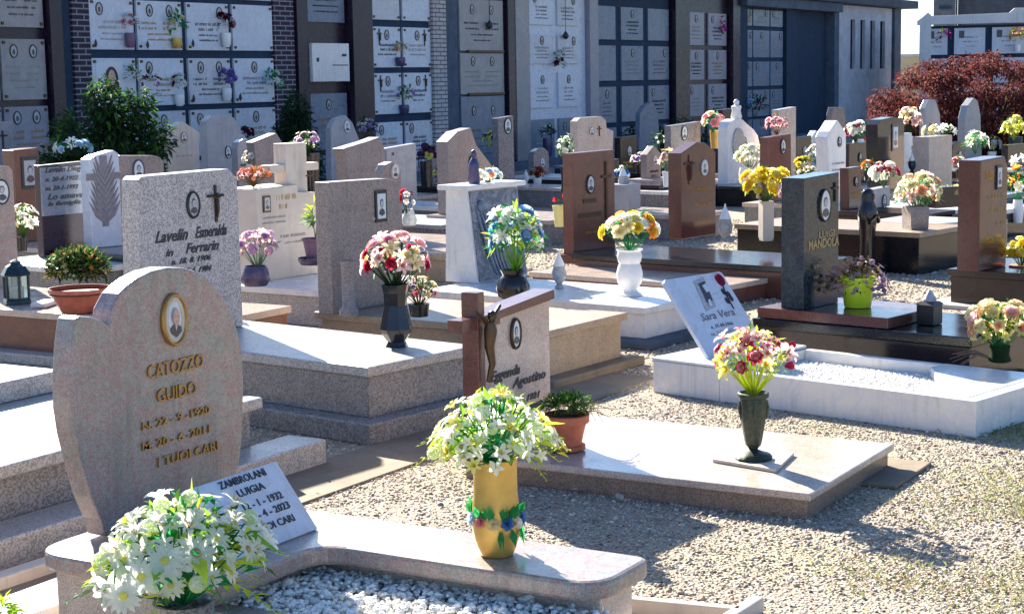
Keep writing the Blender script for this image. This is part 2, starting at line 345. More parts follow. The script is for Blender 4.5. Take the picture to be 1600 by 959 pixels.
# ------------------------------------------------------------------ plants
def petal(mb, L, W, curl, base_r=0., az=0., tilt=0., cup=.25, pts=4, z0=0., tip=.25):
    """petal strip from the heart outwards, lying at angle tilt above the plane, curling"""
    vs = []; a = tilt; r = base_r; z = z0
    for i in range(pts+1):
        t = i/pts; wd = W*(sin(pi*min(1, .12+t*.80))**.7)*(1 if t < .99 else tip)
        for sgn in (-1, 0, 1): vs.append((r, sgn*wd/2, z+(abs(sgn)*wd*cup)))
        r += cos(a)*L/pts; z += sin(a)*L/pts; a += curl/pts
    fs = []
    for i in range(pts):
        for j in (0, 1): q = i*3+j; fs.append((q, q+1, q+4, q+3))
    R = Matrix.Rotation(az, 4, 'Z'); mb.add([R @ V(v) for v in vs], fs)
_fl = {}
def flower_mesh(kind, c1, c2=None):
    key = (kind, c1, c2)
    if key in _fl: return _fl[key]
    mb = MB(); rnd = random.Random(len(_fl)+5)
    if kind == 'daisy':
        mb.mat(c1)
        for k in range(15): petal(mb, .92, .3, -.5, .1, 2*pi*k/15+rnd.uniform(-.08, .08), rnd.uniform(.05, .3), .1)
        mb.mat(c2 or 'flower_heart').ell((0, 0, .08), (.23, .23, .13), 10, 6)
    elif kind == 'lily':
        mb.mat(c1)
        for k in range(6): petal(mb, 1.15, .48 if k % 2 else .36, -1.5, .04, pi*k/3, 1.05, .22, 5, 0, .1)
        if c2:
            mb.mat(c2)
            for k in range(6): petal(mb, .5, .12, -.6, .04, pi*k/3+.1, 1.15, .1, 3, .03, .3)
        mb.mat('flower_heart')
        for k in range(5): a = k*1.3; mb.tube([(0, 0, 0), (.12*cos(a), .12*sin(a), .35), (.22*cos(a), .22*sin(a), .6)], .02, 4)
    elif kind == 'rose':
        mb.mat(c1)
        for ring, (n, r, L, tl, cu) in enumerate(((3, .03, .55, 1.5, -.2), (4, .1, .6, 1.35, -.3), (5, .17, .68, 1.1, -.5), (6, .22, .75, .75, -.8), (6, .22, .78, .35, -.9))):
            if c2 and ring == 3: mb.mat(c2)
            for k in range(n): petal(mb, L, .62, cu, r, 2*pi*k/n+ring*.6+rnd.uniform(-.1, .1), tl, .32, 4, .0, .75)
    elif kind == 'tulip':
        mb.mat(c1)
        for k in range(6): petal(mb, 1.1, .6, .7, .1 if k % 2 else .16, pi*k/3, 1.1, .35, 4, 0, .3)
    elif kind == 'ball':
        mb.mat(c1)
        for k in range(46):
            z = 1-2*(k+.5)/46; a = k*2.4; d = V((sqrt(1-z*z)*cos(a), sqrt(1-z*z)*sin(a), z)); q = d.to_track_quat('Z', 'Y').to_matrix().to_4x4()
            mb.T = Matrix.Translation(d*.62) @ q
            if c2 and rnd.random() < .4: mb.mat(c2)
            else: mb.mat(c1)
            for j in range(4): petal(mb, .34, .3, -.4, .0, pi*j/2+a, .5, .15, 2, 0, .6)
        mb.T = None
    elif kind == 'star':
        mb.mat(c1)
        for k in range(5): petal(mb, .95, .5, -.4, .06, 2*pi*k/5, .4, .15, 3, 0, .2)
        mb.mat(c2 or 'flower_heart').ell((0, 0, .08), (.12, .12, .1), 6, 4)
    elif kind == 'bud':
        mb.mat(c1).ell((0, 0, .5), (.32, .32, .6), 8, 6)
        for k in range(4): petal(mb, 1.0, .6, .5, .12, pi*k/2, 1.2, .3, 3, 0, .4)
    me = mb.mesh('flower_'+kind, smooth=True, recalc=False); _fl[key] = me; return me
FN = {'daisy': 'daisy', 'lily': 'lily', 'rose': 'rose', 'tulip': 'tulip', 'ball': 'blossom', 'star': 'small_flower', 'bud': 'flower_bud'}
def leaf_geo(mb, P, d, L, W, rnd, fold=.25):
    d = V(d).normalized(); s = d.cross(V((rnd.uniform(-.4, .4), rnd.uniform(-.4, .4), 1))).normalized(); n = s.cross(d); P = V(P)
    droop = V((0, 0, -L*rnd.uniform(.0, .35)))
    a = P; b = P+d*L*.45+n*W*.0; t = P+d*L+droop
    mb.add([a, b+s*W*.5+n*W*fold+droop*.2, b+droop*.2, b-s*W*.5+n*W*fold+droop*.2, t], [(0, 2, 1), (0, 3, 2), (1, 2, 4), (2, 3, 4)])
def frond(mb, P, d, L, W, rnd, n=9):
    """fern-like frond: a drooping rib carrying leaflets"""
    P = V(P); d = V(d).normalized(); s = d.cross(V((0, 0, 1))).normalized()
    for i in range(1, n+1):
        t = i/n; c = P+d*L*t+V((0, 0, -.45*L*t*t)); wd = W*(1-t*.8)
        for g in (-1, 1): leaf_geo(mb, c, s*g+d*.7, wd, wd*.32, rnd, .1)
    mb.tube([P, P+d*L*.5+V((0, 0, -.11*L)), P+d*L+V((0, 0, -.45*L))], [.002, .0015, .001], 4)
def bouquet(label, P, R, H, flowers, leaves=(60, .05, 'leaf'), seed=1, name='flower_bouquet', cat='flowers', group=None, low=-.25, sq=1., fronds=0, frond_mat='leaf_lime', stems=True, lift=None, fname=None, droop=0., big=0):
    """P = base point (mouth of the vase), R = half width, H = height"""
    rnd = random.Random(seed*977+3); o = thing(name, label, cat, P, group)
    C = V((0, 0, H*.52 if lift is None else lift)); heads = []
    def rd(lo):
        while True:
            d = V((rnd.gauss(0, 1), rnd.gauss(0, 1), rnd.gauss(0, 1))).normalized()
            if d.z > lo: return d
    tot = sum(f[3] for f in flowers); placed = []
    for kind, c1, c2, n, size in flowers:
        for i in range(n):
            best = None
            for tr in range(8):
                d = rd(low); k = rnd.uniform(.72, 1.0); p = C+V((d.x*R*k, d.y*R*sq*k, d.z*(H-C.z)*k-droop*R*(d.x*d.x+d.y*d.y)*k))
                md = min([(p-q).length/(size+r2) for q, r2 in placed] or [9])
                if best is None or md > best[0]: best = (md, d, p)
                if md > .8: break
            md, d, p = best; placed.append((p, size)); heads.append((p, d, size))
            f = bpy.data.objects.new(fname or FN[kind], flower_mesh(kind, c1, c2)); COL.objects.link(f); f.parent = o
            dd = (d+V((rnd.uniform(-.25, .25), rnd.uniform(-.25, .25), .25))).normalized()
            sc = size*rnd.uniform(.68, 1.18)
            f.matrix_local = Matrix.LocRotScale(p, dd.to_track_quat('Z', 'Y') @ Euler((0, 0, rnd.uniform(0, 6.28))).to_quaternion(), V((sc, sc, sc)))
    mb = MB(); n, L, ms = leaves; ms = ms if isinstance(ms, (list, tuple)) else [ms]
    for i in range(n):
        d = rd(low-.15); k = rnd.uniform(.25, .95); p = C+V((d.x*R*k, d.y*R*sq*k, d.z*(H-C.z)*k-droop*R*(d.x*d.x+d.y*d.y)*k))
        mb.mat(rnd.choice(ms)); leaf_geo(mb, p, d+V((rnd.uniform(-.7, .7), rnd.uniform(-.7, .7), rnd.uniform(-.3, .6))), L*rnd.uniform(.6, 1.3), L*rnd.uniform(.3, .5), rnd)
    for i in range(big):
        a = 2*pi*i/big+rnd.uniform(-.3, .3); z = rnd.uniform(-.35, .25); p = C+V((cos(a)*R*.62, sin(a)*R*sq*.62, (H-C.z)*z-droop*R*.3))
        mb.mat(rnd.choice(['leaf_lime', 'leaf_bright', 'leaf_lime'])); leaf_geo(mb, p, (cos(a), sin(a), rnd.uniform(-.7, .2)), R*rnd.uniform(.34, .5), R*rnd.uniform(.15, .22), rnd)
    for i in range(fronds):
        a = 2*pi*i/fronds+rnd.uniform(-.3, .3); d = V((cos(a), sin(a)*sq, rnd.uniform(-.15, .35)))
        mb.mat(frond_mat if rnd.random() < .6 else ms[0]); frond(mb, C*.6+d*R*.25, d, R*rnd.uniform(.8, 1.05), R*.32, rnd)
    if stems:
        mb.mat(ms[0])
        for p, d, s in heads[::1 if len(heads) < 40 else 2]: mb.tube([(0, 0, -.01), p*.55+V((0, 0, .0)), p-d*s*.1], [.0035, .0025, .002], 4)
    if mb.f: mb.obj('foliage', o, recalc=False)
    return o
def pot(name, label, cat, P, prof, mat, seg=28, sq=1., group=None, rim=None, lobes=0, la=0, smooth=True, soil=None):
    """solid-walled vessel: outer profile then inner back down"""
    mb = MB().mat(mat).lathe(prof, seg, sq=sq, lobes=lobes, la=la)
    o = mb.obj(name, None, smooth=smooth); o.location = P; tag(o, label, cat, group)
    if soil: MB().mat('soil').lathe([(soil[0], soil[1]-.005), (soil[0], soil[1])], seg, sq=sq).obj('soil', o)
    return o
def hollow(prof, wall=.006, depth=.6):
    top = prof[-1]; H = top[1]; inner = [(max(.004, top[0]-wall), H)]
    for r, z in reversed(prof[:-1]):
        if z > H*(1-depth): inner.append((max(.004, r-wall), z))
    inner.append((.003, inner[-1][1]-.002)); return prof+inner
def votive(label, P, h, mat='grey_ceramic', cat='lantern', name='grave_lamp', glass=True):
    o = thing(name, label, cat, P); s = h
    MB().mat(mat).lathe([(.12*s, 0), (.13*s, .04*s), (.06*s, .1*s), (.17*s, .25*s), (.2*s, .42*s), (.15*s, .56*s), (.17*s, .6*s)], 16).obj('base', o, smooth=True)
    MB().mat('white_ceramic' if mat != 'dark_metal' else mat).lathe([(.15*s, .6*s), (.15*s, .64*s), (.12*s, .72*s), (.06*s, .85*s), (.025*s, .92*s), (.03*s, .95*s), (.004, 1.0*s)], 14).obj('lid', o, smooth=True)
    return o
def BQ(label, x, yt, yb, wpx, Y, flowers, leaves=None, **k):
    P = py(x, yb, Y); q = mpp(P); H = (yb-yt)*q; R = wpx/2*q
    fl = [(a, b, c, n, s*q) for a, b, c, n, s in flowers]            # flower radius given in photo pixels at that spot
    lv = leaves or (70, 9, 'leaf'); lv = (lv[0], lv[1]*q, lv[2])
    return bouquet(label, P, R, H, fl, lv, **k)
def vase_px(label, x, yt, yb, prof, Y, mat, name='flower_vase', cat='vase', **k):
    """prof: (half width px, height fraction) pairs"""
    P = py(x, yb, Y); q = mpp(P); H = (yb-yt)*q
    pr = hollow([(r*q, t*H) for r, t in prof], wall=.7*q+.001)
    return pot(name, label, cat, P, pr, mat, **k)
# ================================================================== SETTING
G = MB().mat('concrete')
mt, nt, b = new_mat('gravel_ground'); vec = coord(nt)
vo = nt.nodes.new('ShaderNodeTexVoronoi'); vo.inputs['Scale'].default_value = 85; nt.links.new(vec, vo.inputs['Vector'])
sep = nt.nodes.new('ShaderNodeSeparateColor'); nt.links.new(vo.outputs['Color'], sep.inputs[0])
c = mix(nt, (.26, .21, .165), (.50, .42, .33), sep.outputs[0])
c = mix(nt, c, (.24, .20, .16), ramp(nt, vo.outputs['Distance'], .4, .8))
c = mix(nt, c, (.36, .33, .17), ramp(nt, noise(nt, vec, .8, 5), .5, .75))
nt.links.new(c, b.inputs['Base Color']); b.inputs['Roughness'].default_value = .95; bump(nt, b, vo.outputs['Distance'], .9, .01); MATS['gravel_ground'] = mt
N = 60; vs = []; fs = []
struct(MB().mat('gravel_ground').add([(-60, -60, 0), (140, -60, 0), (140, 140, 0), (-60, 140, 0)], [(0, 1, 2, 3)]), 'ground', recalc=False)
struct(MB().mat('concrete').plate([(3.2, 3.98), (8.1, 3.93), (8.15, 4.27), (6.2, 4.32), (5.6, 4.36), (3.2, 4.42)], -.05, .010), 'path', bevel=.004)
# real pebbles, densest near the camera (one uncountable mass)
def pebbles(name, label, pts, smin, smax, pal, seed, zs=0.55, cat='gravel', flat=None):
    rs = np.random.RandomState(seed); n = len(pts)
    ph = (1+5**.5)/2
    iv = np.array([(-1, ph, 0), (1, ph, 0), (-1, -ph, 0), (1, -ph, 0), (0, -1, ph), (0, 1, ph), (0, -1, -ph), (0, 1, -ph), (ph, 0, -1), (ph, 0, 1), (-ph, 0, -1), (-ph, 0, 1)])/1.9
    fc = np.array([(0, 11, 5), (0, 5, 1), (0, 1, 7), (0, 7, 10), (0, 10, 11), (1, 5, 9), (5, 11, 4), (11, 10, 2), (10, 7, 6), (7, 1, 8), (3, 9, 4), (3, 4, 2), (3, 2, 6), (3, 6, 8), (3, 8, 9), (4, 9, 5), (2, 4, 11), (6, 2, 10), (8, 6, 7), (9, 8, 1)])
    size = (smin+(smax-smin)*rs.rand(n)**1.6)*(1+.8*(rs.rand(n) > .95))
    jit = iv[None]*(1+rs.uniform(-.22, .22, (n, 12, 1))); jit = jit*np.stack([rs.uniform(.8, 1.25, n), rs.uniform(.6, 1., n), rs.uniform(.4, .8, n)], 1)[:, None]
    a = rs.uniform(0, 2*np.pi, n); t = rs.uniform(-.5, .5, n)
    ca, sa = np.cos(a), np.sin(a); ct, st = np.cos(t), np.sin(t)
    x = jit[:, :, 0]; y = jit[:, :, 1]*ct[:, None]-jit[:, :, 2]*st[:, None]; z = jit[:, :, 1]*st[:, None]+jit[:, :, 2]*ct[:, None]
    co = np.stack([x*ca[:, None]-y*sa[:, None], x*sa[:, None]+y*ca[:, None], z], 2)*size[:, None, None]*.5+pts[:, None]
    co = co.reshape(-1, 3); fi = (fc[None]+12*np.arange(n)[:, None, None]).reshape(-1)
    me = bpy.data.meshes.new(name); nf = n*20
    me.vertices.add(len(co)); me.vertices.foreach_set('co', co.ravel().astype(np.float32))
    me.loops.add(nf*3); me.loops.foreach_set('vertex_index', fi.astype(np.int32))
    me.polygons.add(nf); me.polygons.foreach_set('loop_start', (np.arange(nf)*3).astype(np.int32)); me.polygons.foreach_set('loop_total', np.full(nf, 3, np.int32))
    at = me.attributes.new('tone', 'FLOAT', 'POINT'); at.data.foreach_set('value', np.repeat(rs.rand(n), 12).astype(np.float32))
    me.polygons.foreach_set('use_smooth', np.ones(nf, bool)); me.update(); me.validate()
    mt, nt, b = new_mat('stones_'+name); at = nt.nodes.new('ShaderNodeAttribute'); at.attribute_name = 'tone'
    cr = nt.nodes.new('ShaderNodeValToRGB'); cr.color_ramp.interpolation = 'CONSTANT'; el = cr.color_ramp.elements
    for i, (p, cc) in enumerate(pal):
        e = el[i] if i < 2 else el.new(p); e.position = p; e.color = (*cc, 1)
    nt.links.new(at.outputs['Fac'], cr.inputs[0]); col = mix(nt, cr.outputs[0], (.5, .5, .5), .0)
    nt.links.new(mix(nt, cr.outputs[0], (.16, .13, .1), ramp(nt, noise(nt, coord(nt), 160, 3), .55, .8)), b.inputs['Base Color']); b.inputs['Roughness'].default_value = .8
    me.materials.append(mt); o = bpy.data.objects.new(name, me); COL.objects.link(o); return tag(o, label, cat, kind='stuff')
rs = np.random.RandomState(4); pp = []
fx, fy = cos(HEAD), sin(HEAD)
D = np.sqrt(rs.uniform(4.1**2, 9.5**2, 190000)); L = rs.uniform(-.40, .50, len(D))*D
A = np.stack([D*fx+L*fy, D*fy-L*fx, rs.uniform(-.003, .003, len(D))], 1)
D = np.sqrt(rs.uniform(9.5**2, 19**2, 80000)); L = rs.uniform(-.38, .48, len(D))*D
B = np.stack([D*fx+L*fy, D*fy-L*fx, rs.uniform(.0, .005, len(D))], 1)
def notpath(P):
    wv = np.sin(P[:, 0]*2.3+1.1*np.sin(P[:, 1]*1.7))*np.sin(P[:, 1]*2.9+.8*np.sin(P[:, 0]*1.3)); P = P[(wv < .55) | (rs.rand(len(P)) > .55)]
    return P[~((P[:, 0] < 8.1) & (P[:, 0] > 3.2) & (P[:, 1] > 3.97) & (P[:, 1] < 4.33) & (rs.rand(len(P)) > .13))]
PAL = [(0, (.46, .37, .275)), (.2, (.35, .27, .20)), (.38, (.54, .46, .36)), (.52, (.17, .13, .11)), (.64, (.42, .33, .25)), (.78, (.62, .57, .50)), (.90, (.22, .20, .19)), (.97, (.40, .23, .16))]
pebbles('gravel', 'beige and grey pea gravel covering the ground between the graves', notpath(A), .006, .0155, PAL, 1)
pebbles('far_gravel', 'beige gravel lying between the more distant grave rows', B, .012, .024, PAL, 2)
# sparse grass coming up through the gravel, lower right
mb = MB().mat('leaf_lime'); rnd = random.Random(11); patches = [(rnd.uniform(4.9, 7.6), rnd.uniform(.5, 2.0)) for k in range(34)]
plain('grass_blade', (.22, .26, .08), .7, 0, .3, 8, .3); plain('grass_dry', (.38, .33, .16), .7, 0, .3, 8, .3)
for k in range(9000):
    cx_, cy_ = rnd.choice(patches); x = cx_+rnd.gauss(0, .16); y = cy_+rnd.gauss(0, .13); h = rnd.uniform(.008, .026); a = rnd.uniform(0, 6.28); mb.mat('grass_blade' if rnd.random() < .6 else 'grass_dry')
    dx, dy = cos(a)*.0016, sin(a)*.0016; lx, ly = rnd.uniform(-1, 1)*h, rnd.uniform(-1, 1)*h
    mb.add([(x-dx, y-dy, 0), (x+dx, y+dy, 0), (x+lx*.4+dx, y+ly*.4+dy, h*.7), (x+lx, y+ly, h)], [(0, 1, 2), (0, 2, 3)])
tag(mb.obj('grass', recalc=False), 'thin yellow green grass growing through the gravel at lower right', 'grass', kind='stuff')
# ================================================================== NICHE WALL (long burial wall at the back)
YW = 15.96
def XW(x): return py(x, 115, YW).x
def glyphs(mb, u0, u1, v0, H, rnd, dep=.004):
    u = u0; wd = H*.5
    while u < u1:
        if rnd.random() < .14: u += wd; continue
        hh = H*rnd.choice((1, .75, .8)); mb.prism([(u, v0), (u+wd*.3, v0), (u+wd*.3, v0+hh), (u, v0+hh)], -dep, 0)
        if rnd.random() < .75: q = rnd.choice((0, .8, .4))*hh; mb.prism([(u, v0+q), (u+wd*.8, v0+q), (u+wd*.8, v0+q+H*.2), (u, v0+q+H*.2)], -dep-.001, 0)
        u += wd
def plaque(par, x0, x1, z0, z1, mat, style='photo', rnd=None, cross=False, studs=True, y=-.035, ink='ink'):
    L = par.location; w = x1-x0; h = z1-z0; cx = (x0+x1)/2
    o = MB().mat(mat).box(-w/2, w/2, 0, .04, 0, h).obj('plaque', par, bevel=.004, loc=(cx-L.x, y-.0, z0-L.z))
    if studs:
        s = MB().mat('bronze')
        for a in (-1, 1):
            for c_ in (.05, h-.05): s.lathe([(.018, 0), (.012, .012), (.002, .016)], 8)
        s = MB().mat('bronze')
        for a in (-w/2+.045, w/2-.045):
            for c_ in (.045, h-.045): s.box(a-.02, a+.02, -.018, 0, c_-.02, c_+.02)
        s.obj('stud', o) if False else None
        for a in (-w/2+.045, w/2-.045):
            for c_ in (.045, h-.045): MB().mat('bronze').box(-.018, .018, -.018, 0, -.018, .018).obj('corner_stud', o, loc=(a, 0, c_))
    if style == 'blank': return o
    if style in ('photo', 'two'):
        for sx in ((0,) if style == 'photo' else (-.22, .22)):
            a = sx*w+(rnd.choice((0, 0, -.28, .28))*w if style == 'photo' and not cross else 0); mb = MB().mat('bronze').oval_ring(0, 0, .05, .07, .014, 0, .014, 18).mat('photo_grey').oval_disc(0, 0, .051, .071, -.006, 0, 18).mat('photo_dark').oval_disc(0, -.01, .022, .035, -.008, 0, 12)
            mb.obj('medallion', o, loc=(a, 0, h*.80))
    if cross:
        a = -w*.27*(1 if cross == 1 else -1)
        MB().mat('ink').box(-.012, .012, -.012, 0, -.15, .11).box(-.06, .06, -.0135, 0, .02, .045).mat('bronze').tube([(0, -.02, -.08), (0, -.022, .03)], .018).obj('crucifix', o, loc=(a, 0, h*.78))
    mb = MB().mat(ink); n = 4 if not cross else 3
    for k in range(n):
        ww = w*rnd.uniform(.18, .34); H = .045 if k < 2 else .028; v = h*(.52-.11*k)
        if style == 'two' and k < 2:
            glyphs(mb, -w*.40, -w*.08, v, H*.8, rnd); glyphs(mb, w*.08, w*.38, v, H*.8, rnd)
        else: glyphs(mb, -ww, ww, v, H, rnd)
    mb.obj('inscription', o); return o
mt, nt, b = new_mat('brick'); vec = coord(nt); mp = nt.nodes.new('ShaderNodeMapping'); mp.inputs['Rotation'].default_value = (radians(90), 0, 0)
br = nt.nodes.new('ShaderNodeTexBrick'); nt.links.new(vec, mp.inputs[0]); nt.links.new(mp.outputs[0], br.inputs['Vector'])
for k, v_ in (('Color1', (.04, .02, .04, 1)), ('Color2', (.025, .02, .035, 1)), ('Mortar', (.24, .23, .26, 1))): br.inputs[k].default_value = v_
for k, v_ in (('Scale', 1), ('Brick Width', .25), ('Row Height', .072), ('Mortar Size', .010)): br.inputs[k].default_value = v_
nt.links.new(br.outputs[0], b.inputs['Base Color']); b.inputs['Roughness'].default_value = .9; bump(nt, b, br.outputs['Fac'], -.5, .01); MATS['brick'] = mt
mt2 = mt.copy(); mt2.name = 'lit_brick'; MATS['lit_brick'] = mt2
for n_ in mt2.node_tree.nodes:
    if n_.type == 'TEX_BRICK': n_.inputs['Color1'].default_value = (.52, .48, .46, 1); n_.inputs['Color2'].default_value = (.42, .38, .38, 1); n_.inputs['Mortar'].default_value = (.12, .1, .11, 1)  # copy of the brick with sunlight painted into its paler colours
WL = thing('burial_wall', 'long flat roofed burial wall building running along the back of the cemetery', 'building', (XW(-60), YW, 0))
def wp(name, x0, x1, y0, y1, z0, z1, mat, bevel=0, px=True):
    if px: x0, x1 = XW(x0), XW(x1)
    L = WL.location; return MB().mat(mat).box(x0-L.x, x1-L.x, y0, y1, z0, z1).obj(name, WL, bevel=bevel)
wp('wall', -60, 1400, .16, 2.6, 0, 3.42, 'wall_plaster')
wp('roof', -90, 1412, -.42, 2.9, 3.44, 3.66, 'roof_stone', .01)
wp('step', -60, 1296, -.62, -.36, 0, .14, 'grey_concrete', .01)
def pier(x0, x1, y0, mat, name='pillar', z0=0, z1=3.43): return wp(name, x0, x1, y0, .158, z0, z1, mat, .006)
pier(-60, -58, -.3, 'maroon_granite'); pier(72, 91, -.12, 'maroon_granite'); pier(92, 112, -.02, 'wall_plaster'); pier(113, 139.6, -.05, 'brick', 'brick_pier')
pier(426.5, 458, -.05, 'brick', 'brick_pier'); pier(459, 476, -.10, 'maroon_granite'); pier(541, 572, -.16, 'maroon_granite')
pier(573, 579.5, -.05, 'lit_brick', 'brick_pier'); pier(672, 692, -.09, 'lit_brick', 'brick_pier')
pier(693.5, 713, -.04, 'grey_concrete'); pier(788, 798, -.10, 'maroon_granite'); pier(800, 821, -.10, 'plaque_beige')
pier(915.5, 929, -.10, 'plaque_pink'); pier(1046, 1068, -.16, 'maroon_granite'); pier(1136, 1147, -.16, 'maroon_granite'); pier(1148, 1161, -.12, 'wall_plaster')
pier(1223, 1240, -.1, 'wall_plaster'); pier(1296, 1303, -.14, 'grey_concrete'); pier(1390, 1400, -.14, 'grey_concrete')
wp('lintel', 1149, 1300, -.3, .157, 3.2, 3.43, 'grey_concrete', .01)
# the concrete panel with four slots: built as strips round real openings
s0, s1 = XW(1303.5), XW(1389.5); zs0, zs1 = 1.72, 3.05; slots = [(XW(a), XW(a+7.5)) for a in (1325, 1340.5, 1356, 1371.5)]
L = WL.location; mb = MB().mat('wall_panel'); edges = [s0]+[e for s in slots for e in s]+[s1]
for i in range(0, len(edges), 2): mb.box(edges[i]-L.x, edges[i+1]-L.x, -.06, .03, zs0, zs1)
mb.box(s0-L.x, s1-L.x, -.06, .03, 0, zs0); mb.box(s0-L.x, s1-L.x, -.06, .03, zs1, 3.42); mb.obj('slotted_panel', WL)
wp('opening_back', 1240, 1296, .1, .159, 0, 3.2, 'wall_plaster')
SECS = [
 ('niche_section', 'burial niches at the far left with grey pink marble plaques above each other', -58, 71.5, 'maroon_granite', [(-52, -4), (0, 69)], [(.02, .62), (.70, 1.38), (1.46, 2.20), (2.34, 3.1)], 'plaque_pink', 'two', 0, 'ink'),
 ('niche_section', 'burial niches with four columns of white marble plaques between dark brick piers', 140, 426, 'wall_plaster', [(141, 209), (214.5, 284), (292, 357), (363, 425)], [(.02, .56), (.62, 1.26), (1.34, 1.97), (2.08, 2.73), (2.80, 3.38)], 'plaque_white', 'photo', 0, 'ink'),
 ('niche_section', 'single column of grey burial plaques in a maroon granite surround', 476.5, 540.5, 'maroon_granite', [(479, 538)], [(.02, .50), (.58, 1.44), (1.62, 2.24), (2.52, 3.3)], 'plaque_grey', 'photo', 0, 'ink'),
 ('niche_section', 'two columns of white burial plaques with crucifixes beside the pale brick pier', 580, 671.5, 'wall_plaster', [(581, 624), (628.5, 671)], [(.02, .30), (.34, .95), (1.08, 1.74), (1.83, 2.48), (2.59, 3.2)], 'plaque_white', 'photo', 1, 'ink'),
 ('niche_section', 'wide beige and grey marble burial plaques with a hanging black lamp', 713.5, 787.5, 'grey_concrete', [(717, 785)], [(.05, 1.32), (1.36, 2.07), (2.11, 3.0)], 'plaque_beige', 'two', 0, 'ink'),
 ('niche_section', 'two columns of pale blue white burial plaques right of the cream pillar', 821.5, 915, 'plaque_white', [(826, 863), (870, 901)], [(.06, .85), (1.06, 1.72), (1.88, 2.42), (2.6, 3.2)], 'plaque_white', 'photo', 0, 'faint_text'),
 ('niche_section', 'three narrow columns of plain grey burial plaques behind the pink headstone', 929.5, 1045.5, 'wall_plaster', [(931, 960), (969, 1003), (1011, 1043)], [(.1, .60), (.70, 1.42), (1.54, 2.24), (2.36, 3.02)], 'plaque_grey', 'photo', 0, 'ink'),
 ('niche_section', 'two narrow columns of pinkish burial plaques with magenta flowers', 1068.5, 1135.5, 'maroon_granite', [(1073, 1098), (1105, 1133)], [(.1, .62), (.72, 1.42), (1.52, 2.18), (2.28, 3.0)], 'plaque_pink', 'photo', 0, 'ink'),
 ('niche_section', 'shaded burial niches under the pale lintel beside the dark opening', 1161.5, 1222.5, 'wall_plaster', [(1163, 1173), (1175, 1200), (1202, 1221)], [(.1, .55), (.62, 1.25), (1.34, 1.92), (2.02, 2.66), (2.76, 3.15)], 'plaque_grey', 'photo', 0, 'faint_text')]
rnd = random.Random(3)
for si, (nm, lb, a, b_, fm, cols, rows, pm, st, cr, ink) in enumerate(SECS):
    o = thing(nm, lb, 'niche wall', (XW(a), YW, 0), 'niche sections of the burial wall')
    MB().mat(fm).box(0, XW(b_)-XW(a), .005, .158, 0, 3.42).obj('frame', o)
    for ci, (c0, c1) in enumerate(cols):
        for ri, (z0, z1) in enumerate(rows):
            m_ = pm; s_ = st
            if si == 1 and (ci, ri) == (3, 3) or si == 1 and ri == 4 or si == 3 and ri == 4: s_ = 'blank'
            if si == 2 and ri == 2: continue
            if si == 4 and ri == 0: m_ = 'plaque_grey'
            if si == 6 and rnd.random() < .35: s_ = 'blank'
            if si == 5 and ri == 0: m_ = 'plaque_grey'
            if m_ == 'plaque_white' and rnd.random() < .35: m_ = 'plaque_warm'
            if m_ == 'plaque_pink' and rnd.random() < .35: m_ = 'plaque_beige'
            ik = rnd.choice([ink, ink, 'grey_text', 'gold_text', 'faint_text'])
            if s_ == 'photo' and si in (1, 5) and rnd.random() < .2: s_ = 'two'
            if si == 1 and (ci, ri) == (0, 2):      # white plaque with a large portrait of a dark haired woman
                p = plaque(o, XW(c0), XW(c1), z0, z1, pm, 'blank')
                q = MB().mat('photo_bg').box(-.34, .16, -.006, 0, .06, .58).mat('hair_brown').oval_disc(-.06, .36, .12, .16, -.010, -.006).prism([(-.18, .36), (.06, .36), (.10, .1), (-.24, .1)], -.0095, -.006).mat('skin').oval_disc(-.06, .38, .065, .1, -.014, -.010)
                q.obj('portrait', p); continue
            plaque(o, XW(c0), XW(c1), z0, z1, m_, s_, rnd, cross=(2 if ci == 1 else 1) if cr and ri in (2, 3) else 0, ink=ik, studs=si in (1, 3, 0))
    if si == 2:      # the white protruding box plaque
        x0, x1 = XW(477.5)-XW(a), XW(535)-XW(a)
        p = MB().mat('white_marble').box(0, x1-x0, -.14, .0, 0, .58).obj('plaque', o, bevel=.004, loc=(x0, 0, 1.62)); p['label'] = 'white box shaped plaque standing out from the wall'
        MB().mat('ink').box(.75, .86, -.145, -.14, .38, .42).box(.5, .9, -.145, -.14, .24, .255).box(.1, .16, -.146, -.14, .3, .36).obj('inscription', p)
    if si == 0 or si == 4:
        for z in (1.36, 2.1): MB().mat('bronze').box(.3, 1.5, -.07, -.03, z-.02, z+.02).obj('rail', o) if si == 4 else None
PW = YW-.10
def wallbq(label, x, yt, yb, wd, fl, leaves=(26, 8, 'leaf'), seed=0, vase=None, vm='purple_plastic', vlabel=None, Y=PW):
    BQ(label, x, yt, yb, wd, Y, fl, leaves, seed=seed+50, group='small bouquets fixed to the burial wall', stems=False)
    if vase: vase_px(vlabel, x, yb-2, vase, [(5, 0), (7, .2), (8, .8), (7.5, 1)], Y, vm, cat='vase', seg=14, group='vases on the burial wall')
wallbq('white and rose bouquet in a purple vase, top left of the white niche plaques', 204, 22, 54, 28, [('rose', 'p_white', None, 5, 6), ('rose', 'p_pink', None, 4, 5)], (20, 8, 'leaf_dark'), 1, 75, 'purple_plastic', 'purple wall vase under the white and rose bouquet')
wallbq('pale yellow roses with green ferns above a gold wall vase', 277, 20, 62, 32, [('rose', 'p_cream', None, 7, 6)], (60, 12, 'leaf_emerald'), 2, 76, 'gold_vase', 'gold wall vase under pale yellow roses')
wallbq('pink and dark red bouquet on the third white niche plaque', 354, 21, 54, 32, [('rose', 'p_pink', None, 2, 9), ('rose', 'p_darkred', None, 6, 7)], (20, 8, 'leaf_dark'), 3, 74, 'white_ceramic', 'white wall vase under pink and dark red flowers')
